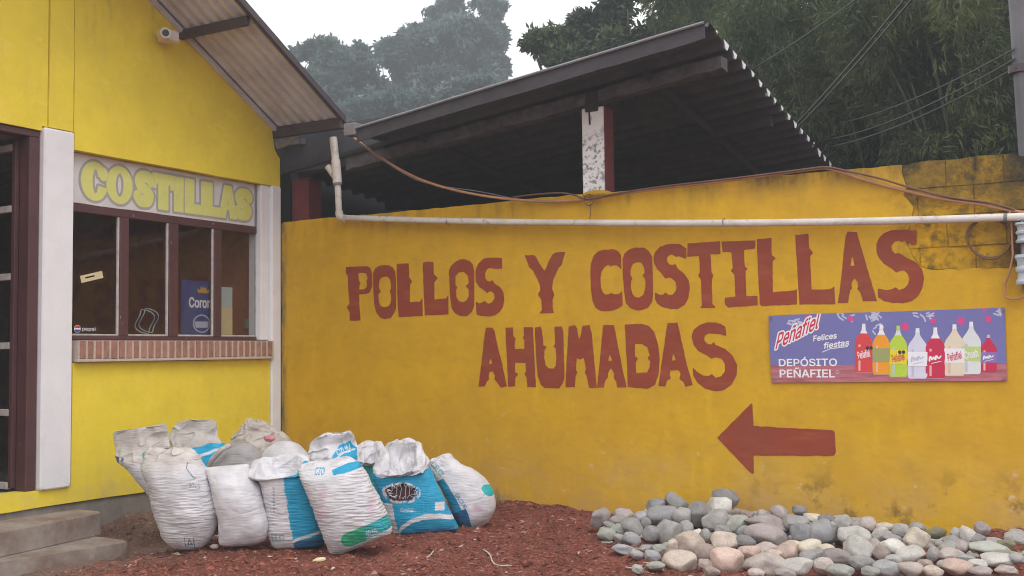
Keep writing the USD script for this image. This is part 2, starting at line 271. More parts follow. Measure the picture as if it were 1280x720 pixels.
# ------------------------------------------------------------------ ground
def height(x, y):
    x = np.asarray(x, float); y = np.asarray(y, float); p = np.stack([x, y, 0 * x], -1)
    near = np.exp(-(((x - 4) / 7) ** 2 + ((y + 2.5) / 6) ** 2))
    h = near * (0.07 * (fbm(p * 1.3, 4, 3) - 0.5) + 0.06 * (fbm(p * 5, 3, 9) - 0.5) + 0.03 * (noise(p * 13, 4) - .5) + 0.02 * (noise(p * 24, 6) - .5))
    h = h + 0.05 * np.exp(-((x - 2.95) / 0.55) ** 2 - ((y + 0.15) / 0.35) ** 2)                      # soil heaped at the wall beside the sacks
    h = h + 0.11 * np.exp(-((x - 7.1) / 0.35) ** 2 - ((y + 0.12) / 0.22) ** 2)
    h = h + 0.05 * np.exp(-((x - 0.35) / 0.5) ** 2 - ((y + 1.6) / 0.9) ** 2)
    h = h - 0.03 * np.clip((x - 3.6) / 1.5, 0, 1) * np.exp(-((y + 1.2) / 1.0) ** 2)
    ss = lambda t: np.clip(t, 0, 1) ** 2 * (3 - 2 * np.clip(t, 0, 1))
    h = h - 0.15 * ss((1.75 - x) / 0.8) * ss((-1.9 - y) / 1.0) * ss((x + 3) / 2)
    return h
gx = np.unique(np.r_[np.linspace(-120, -2, 18), np.arange(-2, 9.5, 0.03), np.linspace(9.5, 120, 18)])
gy = np.unique(np.r_[np.linspace(-90, -6, 18), np.arange(-6, 0.3, 0.03), np.linspace(0.3, 140, 24)])
GX, GY = np.meshgrid(gx, gy, indexing='ij'); GZ = height(GX, GY)
ii = np.arange(GX.size).reshape(GX.shape)
gf = np.concatenate([np.stack([ii[:-1, :-1], ii[1:, :-1], ii[1:, 1:]], -1).reshape(-1, 3), np.stack([ii[:-1, :-1], ii[1:, 1:], ii[:-1, 1:]], -1).reshape(-1, 3)])
M['soil'] = usdkit.material(stage, L + 'red_volcanic_soil', {
    'g': ('geometry', {}), 's': ('separate_xyz', {}), 'n': ('noise_texture', {'scale': 1.6, 'detail': 9, 'roughness': 0.7}),
    'r': ('rgb_ramp', {'ramp': [(0.3, (0.11, 0.038, 0.026)), (0.5, (0.165, 0.054, 0.04)), (0.7, (0.23, 0.09, 0.07))]}),
    'n3': ('noise_texture', {'scale': 2.2, 'detail': 6}), 'r3': ('rgb_ramp', {'ramp': [(0.35, (0.12, 0.075, 0.058)), (0.65, (0.22, 0.15, 0.12))]}),
    'mr': ('map_range', {'range_type': 'smoothstep', 'from_min': 1.1, 'from_max': 2.2, 'to_min': 0.85, 'to_max': 0.0}), 'mx': ('mix_color', {}),
    'v': ('voronoi_texture', {'scale': 55}), 'nb': ('noise_texture', {'scale': 38, 'detail': 8, 'roughness': 0.7}), 'b': ('bump', {'strength': 0.9, 'distance': 0.02}),
    'v2': ('voronoi_texture', {'scale': 70}), 'sc': ('separate_color', {}), 'cr': ('rgb_ramp', {'ramp': [(0.0, (0.75,) * 3), (0.8, (1.1,) * 3), (0.93, (1.2, 1.15, 1.1)), (1.0, (1.9, 2.1, 2.1))]}),
    'mm': ('mix_color', {'blend_type': 'multiply', 'fac': 1.0, 'use_clamp': False}),
    'p': ('principled_bsdf', {'roughness': 0.95, 'specular_ior_level': 0.15})},
    [('g.position', 'n.vector'), ('g.position', 'n3.vector'), ('g.position', 'nb.vector'), ('g.position', 'v2.vector'), ('g.position', 's.vector'), ('n.fac', 'r.fac'), ('n3.fac', 'r3.fac'),
     ('s.x', 'mr.value'), ('mr.result', 'mx.fac'), ('r.color', 'mx.a'), ('r3.color', 'mx.b'), ('v2.color', 'sc.color'), ('sc.r', 'cr.fac'), ('mx.result', 'mm.a'), ('cr.color', 'mm.b'),
     ('mm.result', 'p.base_color'), ('nb.fac', 'b.height'), ('b.normal', 'p.normal')], surface='p.BSDF')
solo('ground', (np.stack([GX, GY, GZ], -1).reshape(-1, 3), gf), M['soil'], 'bare red soil yard in front of both yellow walls', 'ground', kind='structure', smooth=True)

# ------------------------------------------------------------------ the lemon yellow eatery on the left (its gable wall is the plane x = 0)
XR = -0.09                                   # face of the recessed window and sign
eat = thing('eatery_building', 'lemon yellow gabled eatery with white pillars, window and sheet roof overhang', 'building', (0, -3, 0.2))
def roof_z(y): return 3.80 - 0.56 * y
ridge = -4.1
apex = roof_z(ridge)
wall = Polygon([(-0.012, 0.205), (-0.012, 3.56), (-0.06, 3.60), (-0.10, 3.66), (-0.14, roof_z(-0.14) - 0.01), (ridge, apex - 0.01), (-8.2, roof_z(0) - 0.01), (-8.2, 0.205)])
wall = wall.difference(sbox(-2.625, 1.40, -0.29, 3.25)).difference(sbox(-4.9, 0.345, -2.945, 3.36))
wall = wall.difference(sbox(-2.895, 3.37, -2.632, 6)).difference(sbox(-2.945, 0.345, -2.62, 3.40)).difference(sbox(-0.345, 0.25, 0.0, 3.25).difference(sbox(-0.345, 0.2, -0.17, 1.41)))
add(eat, 'gable_wall', slab_x(wob(wall, 0.004, 3, 0.12, 2), 0.0, 0.16), M['lemon'])
add(eat, 'plinth', cat([bx(-0.16, -0.02, -8.2, -0.0, -0.3, 0.2)]), M['plinth'])
crack = bx(-0.17, -0.03, -2.93, -2.60, 3.3, 5.4)
add(eat, 'crack_backing', crack, M['crack'])
add(eat, 'upper_pilaster', slab_x(wob(sbox(-2.886, 3.40, -2.646, 5.30), 0.006, 5, 0.03, 8), 0.012, 0.17), M['lemon'])
add(eat, 'pillar', cbx(-0.2, 0.03, -2.942, -2.642, 0.346, 3.392, 0.012), M['white'], label='wide white pillar between the door and the window')
add(eat, 'pillar', cbx(-0.2, 0.022, -0.165, -0.014, 0.20, 3.25, 0.016), M['white'], label='slim white corner pillar')
add(eat, 'pillar_reveal', cbx(-0.2, -0.02, -0.285, -0.168, 1.60, 3.25, 0.008), M['white'])
# window under the sign
win = path_of('window', eat); UsdGeom.Xform.Define(stage, win)
def fy(px, x=XR): return on(px, 330, 0, x)[1]
def fz(px, py, x=XR): return on(px, py, 0, x)[2]
Y0, Y1 = -2.64, -0.285
Z0, Z1 = 1.60, 2.80
add(win, 'frame', cat([cbx(XR - .05, XR + .012, Y0, Y1, Z1 - 0.075, Z1, .005), cbx(XR - .05, XR + .012, Y0, Y1, Z0, Z0 + 0.035, .005)]), M['maroon'])
mull = [(149, 160), (210.5, 222), (267, 276), (321.5, 327.5)]
edges = [Y0 + 0.0]
for i, (a, b) in enumerate(mull):
    ya, yb = fy(a), fy(b)
    add(win, 'mullion', cbx(XR - .05, XR + .014, ya, yb, Z0 + .036, Z1 - .076, .005), M['maroon'])
    add(win, 'glazing_bead', wobm := cbx(XR - .02, XR + .004, ya - .020, ya - .002, Z0 + .037, Z1 - .077, .003), M['putty'])
    edges += [ya - .021, yb + .001]
for i in range(4):
    a, b = edges[2 * i], edges[2 * i + 1]
    add(win, 'glazing_bead', cbx(XR - .02, XR + .003, a, b, Z0 + .036, Z0 + .052, .003), M['putty'])
    add(win, 'pane', bx(XR - .018, XR - .014, a, b, Z0 + .053, Z1 - .076), M['glass'])
# brick sill: a row of bricks on edge
sill = path_of('window_sill', eat); UsdGeom.Xform.Define(stage, sill)
add(sill, 'mortar_bed', bx(-0.2, 0.052, -2.60, -0.172, 1.412, 1.592), M['mortar'])
rng = np.random.default_rng(4)
nb = 29; pitch = (2.43 - 0.02) / nb
for k in range(nb):
    y0 = -2.60 + 0.012 + k * pitch; w = 0.057 + rng.uniform(-.004, .004); d = rng.uniform(-.003, .004)
    add(sill, 'brick', cbx(0.0, 0.060 + d, y0, y0 + w, 1.432 + rng.uniform(-.003, .003), 1.589, .005), M['brick' if rng.random() < .65 else 'brick2'])
add(sill, 'mortar_lip', cbx(0.0, 0.058, -2.61, -0.170, 1.404, 1.428, .004), M['mortar'])
# sign above the window
sign = path_of('sign_board', eat); UsdGeom.Xform.Define(stage, sign)
add(sign, 'panel', slab_x(wob(sbox(-2.64, 2.802, -0.30, 3.245), 0.003, 9, 0.03, 3), XR + .004, 0.02), M['board'])
add(sign, 'side_trim', cbx(XR - .03, XR + .02, -0.312, -0.296, 2.80, 3.25, .003), M['galv'])
def glyph_sign(ch):
    B = sbox
    if ch == 'C':
        g = affinity.scale(Point(0, 0).buffer(1, 32), .5, .5).difference(affinity.scale(Point(0.03, 0).buffer(1, 32), .13, .34)).difference(Polygon([(0.05, .16), (.6, .10), (.6, -.18), (.05, -.12)]))
        return g.union(affinity.scale(Point(.33, .22).buffer(.15), 1, 1.1))
    if ch == 'O': return affinity.scale(Point(0, 0).buffer(1, 32), .5, .5).difference(affinity.scale(Point(0, 0).buffer(1, 32), .17, .34))
    if ch == 'S':
        ln = smooth_line([(.30, .26), (.12, .36), (-.12, .35), (-.26, .22), (-.18, .08), (.12, -.07), (.27, -.20), (.16, -.35), (-.12, -.37), (-.32, -.24)], 60)
        return LineString(ln).buffer(.155).union(Point(.30, .2).buffer(.12)).union(Point(-.32, -.2).buffer(.12))
    if ch == 'T': return B(-.5, .24, .5, .5).union(B(-.22, -.5, .22, .4)).union(B(-.5, .1, -.34, .4)).union(B(.34, .1, .5, .4))
    if ch == 'I': return B(-.5, -.5, .5, .5)
    if ch == 'L': return B(-.5, -.5, .02, .5).union(B(-.4, -.5, .5, -.24))
    if ch == 'A': return Polygon([(-.5, -.5), (-.2, .5), (.2, .5), (.5, -.5), (.14, -.5), (.08, -.24), (-.08, -.24), (-.14, -.5)]).difference(Polygon([(-.05, -.08), (0, .2), (.05, -.08)]))
spans = [('C', 99.3, 133.5, 0), ('O', 131.5, 164.5, 0), ('S', 165.5, 192, 0), ('T', 189, 217, 0), ('I', 216.5, 228.5, 0), ('L', 230, 252, 0), ('L', 250.5, 277, 0), ('A', 272.5, 295.5, 0), ('S', 291.5, 315, 0)]
lets = []
for ch, a, b, _ in spans:
    ya, yb = fy(a), fy(b); t = (ya - Y0) / (Y1 - Y0)
    lets.append(fit(glyph_sign(ch).buffer(.02), ya, yb, 2.842 + .006 * t, 3.195 - .012 * t))
outl = union_all([g.buffer(.024) for g in lets])
add(sign, 'letter_outline', slab_x(outl, XR + .0055, 0.001), M['sign_grey'])
seen = Polygon()
for g in lets:
    g = g.difference(seen.buffer(.002)); seen = seen.union(g)
    add(sign, 'letter', slab_x(g, XR + .007, 0.001), M['sign_yellow'])
# door opening with the glazed leaf swung into the room
door = path_of('door', eat); UsdGeom.Xform.Define(stage, door)
add(door, 'frame', cat([cbx(-0.15, -0.02, -3.045, -2.947, 0.35, 3.30, .006), cbx(-0.15, -0.02, -4.9, -2.947, 3.302, 3.358, .006)]), M['maroon'])
LY = -3.062
add(door, 'stile', cbx(-0.20, -0.153, LY - .02, LY + .02, 0.375, 3.28, .004), M['maroon'])
add(door, 'stile', cbx(-1.02, -0.97, LY - .02, LY + .02, 0.375, 3.28, .004), M['maroon'])
for z in (0.39, 0.994, 1.55, 2.128, 2.70, 3.22):
    add(door, 'glazing_bar', cbx(-0.97, -0.202, LY - .024, LY + .02, z - .028, z + .028, .004), M['putty'])
add(door, 'pane', bx(-0.97, -0.202, LY + .003, LY + .007, 0.42, 3.25), M['glass'])
add(eat, 'floor_slab', bx(-4.4, -0.165, -8.1, -0.17, 0.1, 0.34), M['room_floor'])
add(eat, 'threshold', bx(-0.165, -0.004, -4.9, -2.945, 0.28, 0.344), M['step'])
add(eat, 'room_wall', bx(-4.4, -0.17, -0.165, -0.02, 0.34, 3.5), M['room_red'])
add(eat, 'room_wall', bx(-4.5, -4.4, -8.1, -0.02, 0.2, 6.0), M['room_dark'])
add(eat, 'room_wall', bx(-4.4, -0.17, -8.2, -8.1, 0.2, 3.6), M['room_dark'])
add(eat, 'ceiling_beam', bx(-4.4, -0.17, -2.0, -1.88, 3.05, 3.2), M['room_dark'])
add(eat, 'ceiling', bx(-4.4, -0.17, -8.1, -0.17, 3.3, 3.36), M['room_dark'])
add(eat, 'inner_shelf', cat([bx(-4.38, -4.0, -3.4, -0.6, z, z + .04) for z in (1.3, 1.75, 2.2)]), M['old_wood'])
# corrugated roof running down to the right, with purlins
rf = path_of('roof', eat); UsdGeom.Xform.Define(stage, rf)
def corr_roof():
    xs = np.arange(-4.6, 0.931, 0.0125)
    prof = 0.016 * np.clip(1.6 * np.sin(xs * 2 * math.pi / 0.125), -1, 1)
    V, Fc = [], []
    for ys in (np.linspace(ridge, -0.075, 8),):
        n, k = len(xs), len(ys)
        for dz in (0.03, 0.0335):
            for y in ys: V.append(np.c_[xs, np.full(n, y), roof_z(y) + dz + prof])
        V = np.concatenate(V); a = np.arange(n * k).reshape(k, n)
        q = np.concatenate([np.stack([a[:-1, :-1], a[1:, :-1], a[1:, 1:]], -1).reshape(-1, 3), np.stack([a[:-1, :-1], a[1:, 1:], a[:-1, 1:]], -1).reshape(-1, 3)])
        Fc = np.concatenate([q, q[:, ::-1] + n * k])
    return V, Fc
add(rf, 'sheet', corr_roof(), M['sheet_roof'], smooth=40)
V, Fc = corr_roof(); V = V.copy(); V[:, 1] = 2 * ridge - V[:, 1]
add(rf, 'sheet', (V, Fc[:, ::-1]), M['sheet_roof'], smooth=40)
def slope_bar(x0, x1, ya, yb, d0, d1):
    b = bx(x0, x1, 0, 1, 0, 1); v = b.vertices.copy(); y = ya + v[:, 1] * (yb - ya)
    b.vertices = np.c_[v[:, 0], y, roof_z(y) + d0 + v[:, 2] * (d1 - d0)]; return b
add(rf, 'rake_trim', cat([slope_bar(0.905, 0.952, ridge, -0.07, -0.012, 0.058)]), M['dark_metal'])
add(rf, 'wall_angle', slope_bar(0.003, 0.05, ridge, -0.12, -0.03, 0.012), M['sheet_roof'])
for y in (-1.42, -2.9):
    add(rf, 'purlin', cbx(-0.5, 0.88, y - .028, y + .028, roof_z(y) - .075, roof_z(y) + 0.012, .006), M['dark_metal'])
add(rf, 'eave_purlin', cbx(-4.4, 0.93, -0.125, -0.055, roof_z(-.09) - .08, roof_z(-.09) + .036, .006), M['dark_metal'])
fo = bx(0.02, 0.34, -0.10, 0.0, 3.68, 3.75).subdivide().subdivide().subdivide(); v = fo.vertices
v[:, 2] += 0.06 * (noise(v * 14, 3) - .5) - 0.06 * (0.34 - v[:, 0]) * (v[:, 2] < 3.70); v[:, 1] += .05 * (noise(v * 17, 7) - .5)
solo('crumpled_foil', (v, fo.faces), M['galv'], 'crumpled grey foil packed under the eave at the building corner', 'foil')
# concrete steps at the door
st = thing('concrete_steps', 'two worn grey concrete steps below the dark open doorway', 'steps', (0.5, -3.9, 0))
def slab_step(x1, yend, z0, z1, sk):
    g = Polygon([(-0.02, -7), (x1 + sk, -7), (x1 + sk * .3, -4), (x1 + .03, yend + .06), (x1 - .08, yend), (-0.02, yend)])
    m = slab_z(wob(g, .012, 4, .06, int(z1 * 100)), z1, z1 - z0)
    return m
g = Polygon([(-0.02, -7), (0.62, -7), (0.70, -3.87), (0.875, -2.83), (0.86, -2.77), (0.75, -2.72), (-0.02, -2.66)])
add(st, 'step', slab_z(wob(g, .012, 4, .06, 3), -0.035, .3), M['step'])
g = Polygon([(-0.02, -7), (0.48, -7), (0.545, -3.66), (0.415, -2.74), (0.38, -2.62), (0.28, -2.56), (-0.02, -2.55)])
add(st, 'step', slab_z(wob(g, .012, 4, .06, 14), 0.145, .175), M['step'])
# camera, and what stands behind the glass
cc = thing('security_camera', 'small cream security camera under the roof overhang of the gable', 'camera', (0.1, -1.55, 4.4))
c0 = on(208, 44, 0, 0.14)
add(cc, 'housing', cbx(c0[0] - .10, c0[0] + .07, c0[1] - .02, c0[1] + .10, c0[2] - .055, c0[2] + .045, .012), M['cctv'])
cy = trimesh.creation.cylinder(.05, .13, sections=20); cy.apply_transform(trimesh.geometry.align_vectors([0, 0, 1], [1, -.5, -.15])); cy.apply_translation(c0 + [0.03, -.06, -.005])
add(cc, 'barrel', cy, M['cctv'], smooth=40)
cy = trimesh.creation.cylinder(.032, .012, sections=20); cy.apply_transform(trimesh.geometry.align_vectors([0, 0, 1], [1, -.5, -.15])); cy.apply_translation(c0 + [0.03 + .058, -.06 - .029, -.014])
add(cc, 'lens', cy, M['lens'])
XI = -0.16
po = thing('beer_poster', 'dark blue beer poster with white lettering and gold crown behind the third pane', 'poster', (XI, -1.2, 1.7))
pa, pb = fy(227, XI), fy(269, XI); pz0, pz1 = 1.62, fz(248, 351, XI)
add(po, 'sheet', slab_x(sbox(pa, pz0, pb, pz1), XI, .004), M['poster_blue'])
wpx = (pb - pa) / 42.0
def ppx(px, py): return pa + (px - 227) * wpx, fz(248, py, XI)
a = ppx(236, 385); b = ppx(270.5, 373); add(po, 'lettering', slab_x(fit(text_poly('Corona', .1).buffer(.002), a[0], b[0] - .01, a[1], b[1] + .01), XI + .002, .001), M['ink_white'])
a = ppx(246, 366); b = ppx(262, 356)
cr = Polygon([(0, 0), (1, 0), (1.1, .6), (.8, .4), (.75, .9), (.55, .6), (.5, 1.1), (.45, .6), (.25, .9), (.2, .4), (-.1, .6)])
add(po, 'crown_emblem', slab_x(fit(cr, a[0], b[0], a[1], b[1]), XI + .002, .001), M['gold'])
a = ppx(241, 416); b = ppx(263, 393); badge = fit(Point(0, 0).buffer(1), a[0], b[0], a[1], b[1])
add(po, 'badge', slab_x(badge.difference(affinity.scale(badge, .86, .86)).union(affinity.scale(badge, .78, .78).intersection(sbox(a[0], a[1] + .05, b[0], b[1] - .07))), XI + .002, .001), M['ink_lilac'])
ct = thing('tall_carton', 'tall pale carton standing behind the last window pane', 'carton', (XI, -.8, 1.6))
qa, qb = fy(277, XI), fy(291, XI)
add(ct, 'body', cbx(XI - .08, XI, qa, qb, 1.60, fz(284, 384, XI), .004), M['box_cream'])
add(ct, 'upper_body', cbx(XI - .078, XI - .002, qa + .004, qb, fz(284, 384, XI), fz(284, 359, XI), .004), M['box_blue'])
q = on(312, 404, 0, -.5); q[1] = -.168
q = on(312, 404, 1, -.168)
solo('switch_box', cbx(q[0] - .07, q[0] + .07, -.19, -.168, q[2] - .06, q[2] + .05, .005), M['putty'], 'small pale switch plate on the red inner wall', 'switch')
rg = on(181, 402, 0, -.2); t = np.linspace(0, 2 * math.pi, 30)
ring = np.c_[np.full(30, rg[0]) + .03 * np.sin(3 * t), rg[1] + .10 * np.cos(t), rg[2] + .115 * np.sin(t)]
solo('wire_coil', cat([tube(ring, .006, 6), tube(ring + [.02, .03, .01], .005, 6)]), M['porcelain'], 'loop of pale cable leaning inside the second pane', 'cable coil')
sa = on(116, 346, 0, XR); sk_ = slab_x(affinity.rotate(sbox(sa[1] - .12, sa[2] - .032, sa[1] + .12, sa[2] + .032), 14).difference(affinity.rotate(sbox(sa[1] - .07, sa[2] - .008, sa[1] + .03, sa[2] + .006), 14)), XR - .0125, .001)
solo('paper_sticker', sk_, M['box_cream'], 'torn cream sticker on the first window pane', 'sticker')
ss = thing('soda_sticker', 'small round soda sticker with white lettering at the foot of the first pane', 'sticker', (XR, -2.5, 1.7))
sa = on(98, 411, 0, XR); dsk = Point(sa[1], sa[2]).buffer(.034)
add(ss, 'disc', slab_x(dsk, XR - .0125, .001), M['ink_white'])
add(ss, 'red_half', slab_x(dsk.buffer(-.003).intersection(sbox(sa[1] - .1, sa[2] + .008, sa[1] + .1, sa[2] + .1)), XR - .0115, .0008), M['ink_red'])
add(ss, 'blue_half', slab_x(dsk.buffer(-.003).intersection(sbox(sa[1] - .1, sa[2] - .1, sa[1] + .1, sa[2] - .006)), XR - .0115, .0008), M['poster_blue'])
add(ss, 'lettering', slab_x(fit(text_poly('pepsi', .1, False), sa[1] + .05, sa[1] + .19, sa[2] - .022, sa[2] + .018), XR - .0125, .001), M['ink_white'])

# ------------------------------------------------------------------ the ochre boundary wall (plane y = 0)
bw = thing('boundary_wall', 'long ochre yellow wall with hand painted brick red lettering', 'wall', (3.8, 0.08, 0))
xs = np.arange(0.0, 9.01, 0.03); tp = 2.868 + 0.012 * (noise(np.c_[xs * 2, xs * 0, xs * 0], 2) - .5) + 0.008 * (noise(np.c_[xs * 11, xs * 0, xs * 0], 5) - .5)
out = Polygon([(0.006, -0.3), (0.006, 2.85), *zip(xs[1:], tp[1:]), (9.0, -0.3)])
# the rough unpainted patch at the upper right is set back and shows its blocks
pts = np.array([(6.40, 2.80), (6.43, 2.70), (6.40, 2.62), (6.47, 2.52), (6.44, 2.38), (6.40, 2.30), (6.46, 2.16), (6.52, 2.06), (6.66, 2.02), (6.85, 2.03), (7.00, 2.01), (7.16, 2.04), (7.30, 2.03), (9.1, 2.03), (9.1, 2.95), (6.42, 2.95)])
patch = wob(Polygon(pts), .02, 9, .03, 4)
add(bw, 'painted_face', slab_y(out.difference(patch), 0.0, 0.16), M['ochre'])
add(bw, 'patch_backing', bx(6.36, 9.0, 0.012, 0.155, 1.9, 2.84), M['mouldy'])
rows = [(1.95, 2.195), (2.205, 2.44), (2.45, 2.66), (2.67, 2.885)]
rng = np.random.default_rng(9)
for i, (z0, z1) in enumerate(rows):
    x = 6.1 + 0.21 * (i % 2)
    while x < 8.9:
        g = sbox(x, z0, x + 0.405, z1).intersection(patch)
        if i == 3: g = g.intersection(Polygon([(5, 2), *[(xx, 2.885 - .03 * noise(np.array([[xx * 5, 0, 1.0]]), 3)[0] - .03 * (xx > 7.2)) for xx in np.arange(6, 9.1, .05)], (9.2, 2)]))
        if not g.is_empty and g.area > .002:
            add(bw, 'concrete_block', slab_y(wob(g.buffer(-.002), .006, 8, .03, i), 0.003 + rng.uniform(-.003, .004), .03), M['mouldy'])
        x += 0.409
def P8(x0, y0, s, pts): return [(x0 + a / s, y0 + b / s) for a, b in pts]
def wallxz(px, y=0.0): return [tuple(on(a, b, 1, y)[[0, 2]]) for a, b in px]
R1, R2, R3, R4, R5, R6, R7 = (425, 310, 8), (580, 310, 8), (730, 300, 8), (860, 300, 8), (1010, 290, 8), (590, 400, 8), (740, 400, 6.732)
